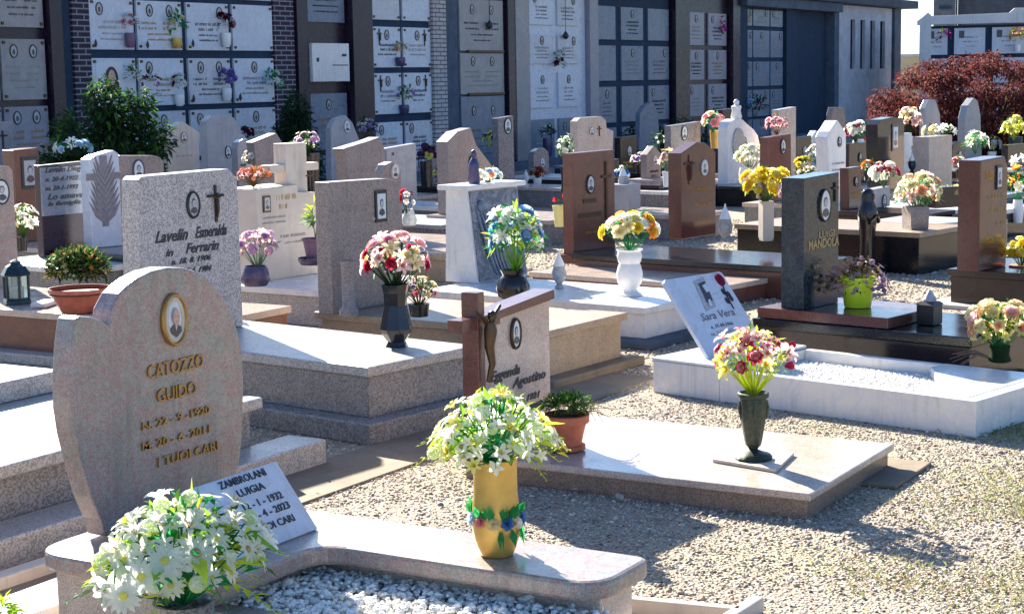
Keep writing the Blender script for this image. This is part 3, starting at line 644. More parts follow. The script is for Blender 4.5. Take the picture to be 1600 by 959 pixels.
wallbq('white daisies beside the portrait of a dark haired woman', 207, 99, 142, 34, [('daisy', 'p_white', None, 8, 5)], (60, 9, 'leaf'), 4)
wallbq('small dark pink butterfly shaped bouquet hanging above the bush', 237, 114, 148, 36, [('star', 'p_magenta', None, 3, 5), ('star', 'p_palepink', None, 4, 5), ('star', 'p_darkred', None, 4, 6)], (14, 8, 'leaf_dark'), 5)
wallbq('white rosette flowers in a dark slim vase on the niche wall', 281, 117, 150, 22, [('rose', 'p_white', None, 4, 6), ('rose', 'p_darkred', None, 3, 6)], (12, 7, 'leaf_dark'), 6, 166, 'white_ceramic', 'slim white wall vase below the rosette flowers')
wallbq('violet blue round bouquet on a white niche plaque', 355, 107, 140, 32, [('ball', 'p_violetblue', 'p_lilac', 8, 7)], (14, 8, 'leaf_dark'), 7, 158, 'white_ceramic', 'white wall vase under the violet blue bouquet')
wallbq('white and blue leafy bouquet at the right edge of the white plaques', 424, 108, 150, 38, [('star', 'p_paleblue', None, 6, 6), ('rose', 'p_white', None, 3, 6)], (60, 11, 'leaf_emerald'), 8)
wallbq('brown and cream dried bouquet in a dark vase between two crucifix plaques', 626, 65, 92, 20, [('rose', 'p_cream', None, 4, 5), ('rose', 'p_peach', None, 2, 4)], (20, 7, 'leaf_dry'), 9, 104, 'navy_ceramic', 'dark wall vase holding the brown and cream bouquet')
wallbq('green and lilac bouquet in a dark vase under two crucifix plaques', 632, 134, 166, 32, [('star', 'p_greenwhite', None, 5, 5), ('rose', 'p_lilac', None, 4, 5), ('rose', 'p_cream', None, 2, 5)], (50, 9, 'leaf'), 10, 179, 'navy_ceramic', 'dark wall vase holding the green and lilac bouquet')
wallbq('hanging white flowers with dark ribbon between pale blue plaques', 874, 76, 120, 18, [('rose', 'p_white', None, 6, 6), ('rose', 'p_darkred', None, 2, 5)], (30, 9, 'leaf_dark'), 11)
wallbq('bright magenta flower garland on the narrow pinkish niches', 1130, 24, 70, 9, [('star', 'p_magenta', None, 12, 4)], (6, 6, 'leaf_dark'), 12)
wallbq('dark leafy bouquet with white buds at the foot of the blue plaques', 856, 198, 218, 26, [('bud', 'p_white', None, 3, 4)], (60, 9, 'leaf_dark'), 13, 246, 'navy_ceramic', 'dark tall vase at the foot of the blue plaques', Y=15.3)
for i, (x, y, lb) in enumerate(((150, 74, 'small dark votive lamp on the first white plaque'), (231, 76, 'small round votive lamp with white lid on the second white plaque'), (302, 74, 'low silver votive lamp on the third white plaque'), (303, 160, 'low silver votive lamp on the lower third white plaque'), (376, 158, 'low silver votive lamp on the lower fourth white plaque'))):
    votive(lb, py(x, y, PW), 13*mpp(py(x, y, PW)), 'dark_metal', name='wall_lamp', cat='lamp')
# hanging lamps
def hang(label, x, yt, yb, Y=PW):
    a, b_ = py(x, yt, Y), py(x, yb, Y); o = thing('hanging_lamp', label, 'lamp', b_); h = a.z-b_.z
    MB().mat('black').tube([(0, 0, h), (0, 0, .1)], .006, 5).obj('chain', o); MB().mat('black').lathe([(.01, 0), (.05, .03), (.06, .08), (.02, .14), (.01, .16)], 12).obj('lamp_body', o, smooth=True)
hang('black lamp hanging on a chain before the beige marble plaque', 765, -8, 46); hang('black hanging lamp with chains over the pale blue plaques', 884, -8, 62)
# ---------------------------------------------------------------- buildings beyond on the right
def faced(name, label, cat, x, y, D, z=0):
    d = ray(x, 115); d = V((d.x, d.y, 0)).normalized(); k = D/(d.dot(V((_f.x, _f.y, 0)).normalized())); P = V((d.x*k, d.y*k, z))
    r_ = V((d.y, -d.x, 0)); o = thing(name, label, cat, P, None, atan2(r_.y, r_.x)); return o, D/FPX
o, q = faced('burial_wall', 'white burial wall with stepped end pier behind the red maple', 'building', 1436, 115, 46)
def Z(y): return 1.6+(108-y)*q
W = 190*q
MB().mat('wall_plaster').box(.2, W, .1, 3, 0, Z(38)).obj('wall', o)
mb = MB().mat('coping_white').prism([(0, 0), (.30, 0), (.30, Z(36)), (W, Z(36)), (W, Z(14)), (140*q, Z(14)), (132*q, Z(21)), (18*q, Z(23)), (12*q, Z(17)), (4*q, Z(24)), (-4*q, Z(30)), (-4*q, Z(36)), (0, Z(36))], -.15, .095); mb.obj('coping', o, bevel=.01)
MB().mat('coping_white').box(0, .3, .097, 3.1, 0, Z(36)).obj('end_pier', o)
for ri, (a, b_) in enumerate(((82, 42), (126, 88), (170, 132))):
    for ci, (x0, x1) in enumerate(((7, 42), (52, 98), (108, 156), (162, 188))):
        p = plaque(o, 0, 1, 0, 1, 'plaque_white', 'photo', rnd, studs=False) if False else None
        w_ = (x1-x0)*q; h_ = (a-b_)*q
        p = MB().mat('plaque_white').box(0, w_, 0, .05, 0, h_).obj('plaque', o, bevel=.004, loc=(x0*q, .045, Z(a)))
        mb = MB().mat('ink'); glyphs(mb, w_*.35, w_*.75, h_*.62, .05, rnd); glyphs(mb, w_*.3, w_*.75, h_*.45, .05, rnd); glyphs(mb, w_*.4, w_*.7, h_*.28, .04, rnd); mb.obj('inscription', p)
        MB().mat('photo_dark').box(.12, .26, -.01, 0, h_*.62, h_*.9).obj('medallion', p)
for lb, x, yt, yb, fl in (('magenta flowers on the first plaque of the white burial wall', 1474, 44, 68, [('star', 'p_magenta', None, 9, 5)]), ('orange and yellow flowers on the white burial wall at far right', 1580, 44, 68, [('star', 'p_orange', None, 7, 6), ('star', 'p_yellow', None, 4, 5)])):
    P = (o.matrix_basis @ V(((x-1436)*q, -.12, Z(yb)))); bouquet(lb, P, 11*q, (yb-yt)*q, [(a, b_, c, n, s*q) for a, b_, c, n, s in fl], (16, 8*q, 'leaf'), seed=x, stems=False, group='small bouquets fixed to the burial wall')
P = o.matrix_basis @ V(((1581-1436)*q, -.12, Z(80))); pot('flower_vase', 'small white wall vase under the orange flowers', 'vase', P, hollow([(4*q, 0), (5*q, .1), (5*q, 11*q)]), 'white_ceramic', 14)
o, q = faced('house', 'grey building with a pale chimney block rising behind the white burial wall', 'building', 1495, 20, 60)
def Z(y): return 1.6+(108-y)*q
MB().mat('roof_stone').box(0, 130*q, 0, 6, 0, Z(-40)).obj('wall', o); MB().mat('grey_concrete').box(-36*q, -4*q, -.5, 5, 0, Z(-40)).obj('stair_tower', o); MB().mat('wall_plaster').box(-28*q, -10*q, -.56, -.505, Z(13), Z(9)).obj('vent', o); MB().mat('brick').box(-3.5*q, -.5*q, -.3, 2, 0, Z(-40)).obj('downpipe_wall', o)
o, q = faced('boundary_wall', 'low yellow plastered boundary wall seen through the gap', 'wall', 1400, 90, 58)
MB().mat('yellow_plaster').box(-2, 3, 0, .3, 0, 1.6+(108-84)*q).obj('wall', o); MB().mat('coping_white').box(-2.05, 3.05, -.06, .36, 1.6+(108-84)*q+.003, 1.6+(108-80)*q).obj('coping', o)
# ---------------------------------------------------------------- shrubs and trees
def crown(label, P, blobs, n, leafsize, mats, name='shrub', cat='shrub', trunk=None, seed=1, twigs=0, droop=.3):
    rnd = random.Random(seed); o = thing(name, label, cat, P); mb = MB(); tot = sum(b_[3]**2 for b_ in blobs)
    for i in range(n):
        k = rnd.uniform(0, tot); 
        for bx, by, bz, r, rz in blobs:
            k -= r*r
            if k <= 0: break
        d = V((rnd.gauss(0, 1), rnd.gauss(0, 1), rnd.gauss(0, 1))).normalized(); rr = rnd.random()**.45
        nz = sin(d.x*7+bx*3)*sin(d.y*6+by*5)*sin(d.z*8); rr *= 1+.18*nz
        p = V((bx+d.x*r*rr, by+d.y*r*rr, bz+d.z*rz*rr))
        if p.z < .02: continue
        mb.mat(rnd.choice(mats)); leaf_geo(mb, p, V((d.x, d.y, d.z*.4-droop))+V((rnd.gauss(0, .5), rnd.gauss(0, .5), rnd.gauss(0, .5))), leafsize*rnd.uniform(.6, 1.4), leafsize*rnd.uniform(.35, .6), rnd)
    mb.obj('crown', o, recalc=False)
    if trunk is not None:
        t = MB().mat('bark')
        for (bx, by, bz, r, rz) in blobs:
            t.tube([(0, 0, 0), (bx*.3, by*.3, bz*.4), (bx*.8, by*.8, bz*.9), (bx, by, bz+rz*.5)], [trunk, trunk*.7, trunk*.4, trunk*.15])
        t.obj('trunk', o)
    return o
P = gz(185, 262, 0); P = py(166, 250, 12.2); P.z = 0; q = mpp(P)
crown('dark green bushy shrub in front of the white niche plaques', P, [(0, 0, .7, .38, .5), (-.25, .2, .55, .30, .4), (.22, -.15, .75, .30, .4), (.02, 0, 1.42, .20, .30), (.30, -.2, 1.38, .16, .22), (-.28, .2, 1.12, .18, .28), (.12, -.05, 1.1, .26, .3), (.42, -.3, 1.05, .16, .2), (-.42, .3, .8, .18, .24)], 7500, .085, ['leaf_bush', 'leaf_dark', 'leaf_bush', 'leaf'], trunk=.03, seed=3)
P = py(462, 250, 14.6); P.z = 0
crown('tall slim dark evergreen shrub before the brick pier', P, [(0, 0, .45, .4, .45), (0, 0, .85, .3, .4), (.05, 0, 1.2, .2, .33), (-.15, 0, .65, .34, .4)], 6000, .075, ['leaf_dark', 'leaf_dark', 'leaf_bush'], trunk=.03, seed=4)
P = py(100, 262, 12.0); P.z = 0
crown('low dark evergreen bush at the left under the niche wall', P, [(0, 0, .3, .4, .38), (-.5, .5, .28, .35, .3), (.35, -.4, .3, .3, .33), (-.9, .9, .25, .35, .3), (.7, -.8, .25, .3, .3)], 6000, .06, ['leaf_dark', 'leaf_bush'], trunk=.02, seed=5)
P = py(1010, 235, 14.6); P.z = 0
crown('dark low bush in the shade by the burial wall', P, [(0, 0, .35, .5, .4), (.9, 0, .3, .5, .35), (1.7, 0, .35, .5, .45)], 6000, .08, ['leaf_dark', 'leaf_bush'], trunk=.02, seed=6)
# red maple dome, at the right
d = ray(1545, 115); d = V((d.x, d.y, 0)).normalized(); P = d*31.0; r_ = V((d.y, -d.x, 0)); q = mpp(P)
rnd = random.Random(21); bl = []
for ti in range(-5, 6):
    for yi in range(-2, 3):
        t = ti/5.+rnd.uniform(-.06, .06); yy = yi/2.2+rnd.uniform(-.1, .1); e = 1-t*t*.92-.35*yy*yy
        if e <= 0: continue
        top = 1.62*e**.55+rnd.uniform(-.24, .12)
        for hh in (1, .62, .28):
            p = r_*(t*2.2)+d*(yy*1.4); bl.append((p.x, p.y, .12+top*hh, rnd.uniform(.22, .36), rnd.uniform(.14, .22)))
crown('dark red weeping Japanese maple forming a wide dome', P, bl, 46000, .075, ['leaf_maple', 'leaf_maple', 'leaf_maple_dark', 'leaf_maple_dark', 'leaf_maple_light'], 'maple_tree', 'tree', .05, 8, droop=.5)
P = d*64-r_*4.6; crown('small dark tree seen in the gap by the white burial wall', P, [(0, 0, 2.6, .5, .6), (.3, 0, 3.3, .35, .5), (-.2, 0, 1.8, .5, .6)], 2500, .15, ['leaf_dark', 'leaf_bush'], 'tree', 'tree', .08, 9)
def tomb(label, N, W, Ln, yaw, tiers, name='grave', cat='grave'):
    """N = near right-hand (foot) corner on the ground; local x to the right, y towards the head"""
    o = thing(name, label, cat, V((N[0], N[1], 0)), GR, radians(yaw))
    for nm, ins, z0, z1, mat, bv in tiers: MB().mat(mat).box(ins, W-ins, ins, Ln-ins, z0, z1).obj(nm, o, bevel=bv)
    return o
def tb(o, name, x0, x1, y0, y1, z0, z1, mat, bevel=.005): return MB().mat(mat).box(x0, x1, y0, y1, z0, z1).obj(name, o, bevel=bevel)
def wpt(o, x, y, z): return o.matrix_basis @ V((x, y, z))
def solve_lean(P, yaw, x, y):
    best = None
    for k in range(0, 80):
        a = radians(k); f = Face(None, P, a, yaw); u, v = f.uv(x, y)
        if best is None or abs(u) < best[0]: best = (abs(u), a)
    return best[1]
def rpoly(pts, seg=7):
    out = []; n = len(pts)
    for i, (x, y, r) in enumerate(pts):
        if r <= 0: out.append((x, y)); continue
        p = V((x, y)); a = (V(pts[i-1][:2])-p).normalized(); b_ = (V(pts[(i+1) % n][:2])-p).normalized()
        ang = a.angle(b_); d_ = r/tan(ang/2); p0 = p+a*d_; p1 = p+b_*d_
        for k in range(seg+1): t = k/seg; q = p0*(1-t)**2+p*2*t*(1-t)+p1*t*t; out.append((q.x, q.y))
    return out
# ================================================================== GRAVE 1: rounded pink marble stone, curved slab, white pebbles
o = thing('grave', 'rounded pink marble headstone with oval portrait of an elderly man on a curved slab', 'grave', (3.9, 3.4, 0), GR)
ledge(o, 'curved_slab', 0, 0, 0, 0, .225, .28, 'pink_marble', .012, poly=rpoly([(3.385, 3.66, .13), (4.14, 3.66, .02), (4.14, 2.03, .05), (3.83, 2.03, .12), (3.83, 2.94, .12), (3.385, 2.94, .05)][::-1]))
ledge(o, 'base', 3.43, 4.09, 3.02, 3.60, 0, .223, 'rose_granite'); ledge(o, 'side_support', 3.905, 4.10, 2.07, 3.015, 0, .223, 'rose_granite')
ledge(o, 'rim', 3.41, 3.49, 1.96, 3.015, 0, .19, 'pink_marble', .01); ledge(o, 'rim', 3.495, 3.90, 1.96, 2.04, 0, .16, 'pink_marble', .01)
F1 = Face(o, (3.56, 3.53, .28))
F1.head([(165, 838), (158, 812), (142, 776), (128, 725), (117, 680), (111, 640), (110, 590), (113, 540), (118, 499), (126, 494), (142, 495), (160, 501), (171, 508), (174, 484), (187, 459), (200, 446), (215, 435), (237, 424), (262, 418), (285, 418), (305, 423), (325, 435), (345, 456), (360, 482), (372, 517), (379, 555), (381, 600), (380, 650), (377, 700), (370, 745), (360, 778), (352, 792)], .075, 'pink_marble', bevel=.006)
F1.medal(270, 499, 84, 'oval', 'gold_text', .70, 'old', t=.013)
for st, x0, y0, x1, h in (('CATOZZO', 229, 592, 317, 22), ('GUIDO', 244, 629, 306, 21), ('N. 22 - 9 -1920', 221, 672, 327, 13), ('M. 20 - 6 -2011', 221, 704, 327, 13), ('I TUOI CARI', 246, 729, 340, 15)):
    F1.text(st, x0, y0, x1, h, 'gold_text', 0, .004, dep=.006)
# white pebbles in the bed
rs = np.random.RandomState(9); n = 5200
pts = np.stack([rs.uniform(3.49, 3.93, n), rs.uniform(2.04, 3.03, n), rs.uniform(.14, .19, n)], 1)
WP = [(0, (.88, .85, .80)), (.4, (.80, .78, .74)), (.7, (.92, .90, .85)), (.94, (.62, .61, .60))]
pebbles('white_pebbles', 'smooth white pebbles filling the bed inside the curved pink slab', pts, .014, .026, WP, 5, cat='pebbles')
MB().mat('white_marble').box(-.41, -.0, -1.36, -.38, 0, .145).obj('bed', o)
# leaning white name plaque
P = V((3.945, 3.04, .285)); ln = solve_lean(P, 0, 432, 720)
t = thing('memorial_plaque', 'white marble plaque with black capital lettering leaning in front of the pink rounded headstone', 'plaque', P)
Fp = Face(t, P, ln); uL = Fp.uv(283, 760)[0]; vT = Fp.uv(432, 720)[1]
Fp.slab('panel', MB().mat('plaque_white').prism([(uL, 0), (0, 0), (0, vT), (uL, vT)], 0, .02), bevel=.002)
for st, x0, y0, x1, h in (('ZAMBROLANI', 345, 765, 431, 13), ('LUIGIA', 374, 777, 424, 13), ('12 - 1 - 1932', 383, 798, 456, 13), ('12 - 4 - 2023', 392, 815, 468, 13), ('I TUOI CARI', 398, 836, 476, 13)): Fp.text(st, x0, y0, x1, h, 'ink', 0, .012, dep=.002)
MB().mat('dark_metal').box(-.06, .06, .0, .10, .0, .02).obj('stand', t, loc=(uL*.5, .02, -.004))
# yellow metal vase with ceramic flowers
P = gz(776, 866, .28); q = mpp(P)
o = pot('flower_vase', 'golden metal vase ringed with small ceramic flowers standing on the curved slab', 'vase', P, hollow([(24*q, 0), (27*q, 3*q), (31*q, 14*q), (36*q, 30*q), (38.5*q, 50*q), (37*q, 72*q), (34.5*q, 100*q), (34*q, 130*q), (34.5*q, 150*q), (37*q, 154*q)], .004), 'gold_vase', 40)
rnd = random.Random(5)
for k in range(11):
    a = 2*pi*k/11+.15; c1 = ['p_white', 'p_blue', 'p_cream', 'leaf_emerald', 'p_red', 'p_peach', 'p_white', 'p_paleblue', 'p_pink', 'p_cream', 'p_blue'][(k*1+3) % 11]
    f = bpy.data.objects.new('ceramic_flower', flower_mesh('rose', c1)); COL.objects.link(f); f.parent = o; d = V((cos(a), sin(a), .15))
    f.matrix_local = Matrix.LocRotScale(V((cos(a)*38*q, sin(a)*38*q, (58+rnd.uniform(-3, 3))*q)), d.to_track_quat('Z', 'Y'), V((rnd.uniform(10, 14)*q,)*3))
mb = MB()
for k in range(34):
    a = rnd.uniform(0, 6.28); mb.mat('leaf_emerald'); up_ = rnd.choice((-1, 1, 1)); leaf_geo(mb, (cos(a)*37.5*q, sin(a)*37.5*q, (56+6*up_)*q), (cos(a)*.35, sin(a)*.35, up_), 30*q, 13*q, rnd, .05)
mb.obj('ceramic_leaves', o, recalc=False)
bouquet('large white and yellow star flower bouquet in the golden vase', gz(776, 866, .28)+V((0, 0, 150*q)), 104*q, 112*q, [('daisy', 'p_white', 'p_lemon', 14, 17*q), ('lily', 'p_white', None, 18, 19*q), ('star', 'p_white', 'p_lemon', 28, 15*q), ('lily', 'p_lemon', 'p_yellow', 10, 18*q), ('ball', 'p_greenwhite', 'p_white', 14, 11*q)], (240, 22*q, ['leaf_emerald', 'leaf', 'leaf_lime', 'leaf_bright']), seed=2, fronds=10, big=14, low=-.02, droop=.45)
# big white daisy bouquet in the grey pot, front left
P = gz(292, 1010, .0); P = V((3.42, 2.92, 0)); q = mpp(V((3.42, 2.92, .3)))
pc = V((3.335, 3.05, 0)); q = mpp(pc+V((0, 0, .3)))
Pd = py(288, 938, 2.86); q = mpp(Pd)
pot('flower_vase', 'squat grey stone pot at the bottom left holding white daisies', 'vase', V((Pd.x, Pd.y, 0.0)), hollow([(.06, 0), (.07, .02), (.075, Pd.z-.03), (.072, Pd.z-.01), (.08, Pd.z)], .01), 'grey_granite', 32)
bouquet('big white daisy bouquet with green and yellow leaves at the front left', Pd, 158*q, 172*q, [('daisy', 'p_white', 'gold_pale', 8, 38*q), ('daisy', 'p_white', 'p_lemon', 18, 27*q), ('lily', 'p_white', None, 20, 27*q), ('star', 'p_white', 'p_lemon', 20, 17*q), ('ball', 'p_greenwhite', 'p_white', 22, 15*q)], (330, 32*q, ['leaf_emerald', 'leaf_bright', 'leaf', 'leaf_lime']), seed=6, fronds=9, big=12, low=-.02, sq=.75, droop=.25)
Pc = py(2, 975, 2.9); q = mpp(Pc)
bouquet('yellow green leaves poking in at the bottom left corner', Pc, 26*q, 48*q, [('star', 'p_lemon', None, 2, 10*q)], (60, 22*q, ['leaf_lime', 'leaf_bright']), seed=8, cat='plant', name='plant', stems=False)
# ground kerbs
for lb, a, b_, nm in (('thin white marble kerb on the gravel at bottom right, longer piece', (4.73, 2.44), (4.66, 1.96), 'kerb'),):
    pass
def kerb(label, p0, p1, wd=.04, h=.05, mat='cream_stone'):
    a = V((p0[0], p0[1], 0)); b_ = V((p1[0], p1[1], 0)); L_ = (b_-a).length; o = MB().mat(mat).box(0, L_, -wd/2, wd/2, 0, h).obj('kerb', bevel=.006)
    o.location = a; o.rotation_euler = (0, 0, atan2((b_-a).y, (b_-a).x)); return tag(o, label, 'kerb', 'low kerbs around gravel plots')
kerb('low cream kerb running right from the foot of the curved pink slab', (4.40, 2.52), gz(1158, 948, .05), .035)
kerb('short cream kerb crossing the bottom edge at right of centre', gz(1185, 930, .05), (4.22, 1.93), .04)
kerb('long cream kerb along the left edge behind the pink headstone slab', (3.2, 4.17), (4.35, 4.15), .07, .05)
o = MB().mat('white_marble').plate([(-.22, -.1), (.16, -.12), (.18, .11), (-.2, .1)], 0, .047).obj('paving_slab', bevel=.004); o.location = (3.63, 3.87, 0); tag(o, 'white marble paving slab lying on the gravel at the lower left', 'slab')
# ================================================================== GRAVE 2: cross with sloping stone, pink slab
o = tomb('speckled pinkish headstone with a sloping top and red stone cross on a low slab', (5.68, 2.15), .95, 1.50, 0, [('base', .02, .0, .075, 'brown_side', .003), ('cover_slab', 0, .075, .105, 'rose_granite', .006)])
tb(o, 'footing_stone', .60, 1.07, -.12, .30, 0, .016, 'concrete')
YS = 3.50; F2 = Face(o, py(752, 650, YS))
F2.head([(752, 497), (858, 456)], .07, 'rose_granite', drop=.105)
a = F2.uv(748, 500); b_ = F2.uv(861, 456); F2.put('sloping_cap', MB().mat('redbrown_granite').prism([(a[0], a[1]-.02), (b_[0], b_[1]-.028), (b_[0], b_[1]+.012), (a[0], a[1]+.012)], -.018, .085), bevel=.003)
F2.medal(804, 521, 50, 'oval', 'bronze', .62, 'grey', t=.012)
F2.text('Eggenda', 766, 597, 812, 16, 'ink', .35, .02); F2.text('Agostino', 800, 606, 852, 15, 'ink', .35, .02); F2.text('1921', 823, 626, 843, 10, 'ink', .3, .02); F2.text('2008', 826, 642, 846, 10, 'ink', .3, .02)
u0 = F2.uv(722, 500)[0]+.05; zt = F2.uv(735, 455)[1]; zc = F2.uv(722, 506)[1]
F2.put('cross', MB().mat('redbrown_granite').box(u0-.024, u0+.028, -.055, .02, .105-F2.O.z, zt).box(u0-.13, u0+.15, -.052, .017, zc-.024, zc+.024), bevel=.003)
mb = MB().mat('bronze'); c = u0+.01; zt2 = F2.uv(752, 490)[1]; L_ = zt2-F2.uv(752, 590)[1]
mb.tube([(c, -.075, zt2-L_), (c+.012, -.09, zt2-L_*.72), (c, -.085, zt2-L_*.45), (c+.004, -.09, zt2-L_*.2), (c, -.09, zt2-L_*.06)], [.008, .014, .02, .027, .018], 8).tube([(c-.07, -.075, zt2+.03), (c, -.085, zt2-L_*.12), (c+.10, -.075, zt2+.035)], [.007, .014, .007], 8).ell((c, -.1, zt2+.005), (.018, .02, .024), 10, 8)
mb.obj('crucifix_figure', F2.o, smooth=True)
# terracotta pot with plant
P = gz(885, 703, .105); q = mpp(P)
pot('plant_pot', 'orange terracotta pot on the rose slab behind the yellow vase', 'pot', P, hollow([(22*q, 0), (30*q, 3*q), (30*q, 9*q), (24*q, 9.5*q), (27*q, 25*q), (32*q, 44*q), (36*q, 45*q), (37*q, 57*q), (34*q, 58*q)], .004, .3), 'terracotta', 36, soil=(.085, 50*q))
bouquet('green bushy succulent plant growing in the orange terracotta pot', P+V((0, 0, 50*q)), 44*q, 42*q, [('bud', 'leaf_lime', None, 6, 4*q)], (900, 9*q, ['leaf_bush', 'leaf', 'leaf', 'leaf_bright']), seed=12, name='potted_plant', cat='plant', stems=False)
mb = MB().mat('twig'); rnd = random.Random(3)
for k in range(9):
    a = rnd.uniform(-1.4, .2); d = V((cos(a), sin(a), 0)); L_ = rnd.uniform(.12, .26); p = V((0, 0, .1)); mb.tube([p, p+d*L_*.6+V((0, 0, rnd.uniform(-.03, .05))), p+d*L_+V((0, 0, rnd.uniform(-.09, .0)))], [.003, .002, .001], 4)
mb.obj('dry_twigs').location = P+V((0, 0, .06)); tag(bpy.context.scene.objects['dry_twigs'], 'bare dry twigs spreading to the right of the terracotta pot', 'twigs')
# dead leaves
def dry_leaf(mb, x, y, z, s, rnd):
    a = rnd.uniform(0, 6.28); d = V((cos(a), sin(a), 0)); n = V((-sin(a), cos(a), 0)); P0 = V((x, y, z)); c = [P0-d*s, P0-d*s*.2+n*s*.55+V((0, 0, s*rnd.uniform(.1, .5))), P0+d*s*.4+n*s*.35+V((0, 0, s*.3)), P0+d*s+V((0, 0, s*rnd.uniform(.1, .6))), P0+d*s*.3-n*s*.5+V((0, 0, s*rnd.uniform(.0, .4))), P0-d*s*.3-n*s*.4+V((0, 0, .1*s)), P0]
    mb.add(c, [(0, 1, 6), (1, 2, 6), (2, 3, 6), (3, 4, 6), (4, 5, 6), (5, 0, 6)])
plain('leaf_pale', (.62, .56, .46), .8, 0, .2, 40, .3); rnd = random.Random(77)
for x, y, lb in ((905, 765, 'crumpled pale dead leaf on the shaded gravel, nearer the golden vase'), (968, 778, 'crumpled pale dead leaf on the shaded gravel, nearer the dark urn')):
    mb = MB().mat('leaf_pale'); dry_leaf(mb, 0, 0, 0, .036, rnd); t = mb.obj('dead_leaf', recalc=False); t.location = gz(x, y, .012); tag(t, lb, 'leaf', 'dead leaves on the gravel')
mb = MB()
for k in range(420):
    D_ = rnd.uniform(4.6, 12); L_ = rnd.uniform(-.33, .36)*D_; x, y = D_*fx+L_*fy, D_*fy-L_*fx; mb.mat(rnd.choice(['twig', 'leaf_dry', 'soil', 'leaf_pale'])); dry_leaf(mb, x, y, .010, rnd.uniform(.006, .017), rnd)
tag(mb.obj('leaf_litter', recalc=False), 'scattered small dry brown leaf fragments over the gravel', 'litter', kind='stuff')
# green bronze urn on a marble tile
P = gz(1177, 722, .105); q = mpp(P); a, b_, c, d_ = gz(1113, 722, .105), gz(1213, 739, .105), gz(1241, 712, .105), gz(1145, 697, .105)
t = MB().mat('cream_stone').plate([(v.x-P.x, v.y-P.y) for v in (a, b_, c, d_)], 0, .014).obj('marble_tile', bevel=.002); t.location = P+V((0, 0, .0005)); tag(t, 'square cream marble tile lying on the rose slab under the dark urn', 'tile')
Pu = P+V((0, 0, .0155))
o = thing('urn', 'slim dark green bronze urn on a square marble tile', 'vase', Pu)
MB().mat('green_bronze').lathe([(28*q, 0), (30*q, 3*q), (26*q, 8*q), (16*q, 11*q), (7*q, 15*q), (9*q, 19*q), (12*q, 22*q), (14*q, 30*q), (19*q, 60*q), (21*q, 88*q), (20*q, 96*q), (24*q, 98*q), (24.5*q, 104*q), (22*q, 105*q), (20*q, 98*q), (3*q, 90*q)], 32, lobes=12, la=.035).obj('urn_body', o, smooth=True)
for k in range(4):
    a = k*pi/2+.5; MB().mat('green_bronze').tube([(cos(a)*20*q, sin(a)*20*q, 92*q), (cos(a)*22*q, sin(a)*22*q, 80*q), (cos(a)*20*q, sin(a)*20*q, 62*q)], [.006, .008, .002], 6).obj('ornament', o)
bouquet('crimson pink and yellow lily bouquet in the dark green urn', Pu+V((0, 0, 100*q)), 62*q, 104*q, [('lily', 'p_pink', 'p_crimson', 6, 15*q), ('rose', 'p_pink', 'p_crimson', 8, 13*q), ('tulip', 'p_crimson', None, 4, 13*q), ('lily', 'p_lemon', 'p_yellow', 11, 17*q), ('lily', 'p_palepink', 'p_crimson', 7, 17*q)], (90, 18*q, ['leaf_lime', 'leaf_bright', 'leaf']), seed=14, low=-.3)
# ================================================================== GRAVE 3: white marble kerbed grave
ZN = .165; A = gz(1525, 627, ZN); B_ = gz(1020, 563, ZN); yaw3 = atan2(-(B_-A).x, (B_-A).y); Ln = (B_-A).length; W = .80
o = thing('grave', 'white marble kerbed grave filled with white chippings and a leaning plaque', 'grave', V((A.x, A.y, 0)), GR, yaw3)
tb(o, 'side_kerb', 0, .05, .0, Ln-.42, 0, ZN, 'white_marble'); tb(o, 'side_kerb', W-.05, W, .4, Ln-.42, 0, ZN, 'white_marble')
tb(o, 'head_block', 0, W, Ln-.418, Ln, 0, ZN, 'white_marble'); tb(o, 'head_cover', -.0, W+.0, Ln-.40, Ln+.01, ZN+.002, ZN+.016, 'white_marble')
tb(o, 'foot_block', .052, W, 0, .07, 0, ZN-.001, 'white_marble')
MB().mat('white_marble').plate([(.052, .072), (W+.002, .072), (W+.002, .60), (W-.14, .60), (.052, .12)], ZN-.045, ZN+.001).obj('foot_slab', o, bevel=.004)
MB().mat('white_marble').box(.052, W-.052, .072, Ln-.42, 0, .085).obj('bed', o)
n = 16000; rs = np.random.RandomState(12); lx = rs.uniform(.055, W-.055, n); ly = rs.uniform(.075, Ln-.425, n); lz = rs.uniform(.085, .105, n)+.02*np.sin(lx*4); cc, ss = cos(yaw3), sin(yaw3)
pts = np.stack([A.x+lx*cc-ly*ss, A.y+lx*ss+ly*cc, lz], 1); pebbles('white_chippings', 'fine white marble chippings filling the white kerbed grave', pts, .008, .016, WP, 6, cat='chippings')
P = gz(1108, 560, ZN+.018); ln = solve_lean(P, yaw3, 1035, 438)
t = thing('memorial_plaque', 'white marble plaque with a dark rose and photo leaning back on the white kerbed grave', 'plaque', P)
F3 = Face(t, P, ln, yaw3); u2, v2 = F3.uv(1124, 420); u3 = F3.uv(1162, 482)[0]; vT = F3.uv(1035, 438)[1]
F3.slab('panel', MB().mat('plaque_white').prism([(0, 0), (u3, 0), (u3, vT*.98), (u3-.02, vT), (0.02, vT), (0, vT*.97)], 0, .022), bevel=.002)
mb = MB().mat('photo_grey')
def q4(F, pts): return [F.uv(*p) for p in pts]
mb.prism(q4(F3, [(1103, 487), (1119, 480), (1098, 433), (1083, 440)]), -.004, 0).mat('photo_dark').prism(q4(F3, [(1104, 474), (1113, 470), (1100, 440), (1090, 444)]), -.006, -.0042).mat('photo_bg').prism(q4(F3, [(1103, 458), (1108, 455), (1101, 444), (1096, 447)]), -.008, -.0062).prism(q4(F3, [(1108, 480), (1112, 478), (1108, 468), (1105, 470)]), -.008, -.0062)
F3.put('photo', mb)
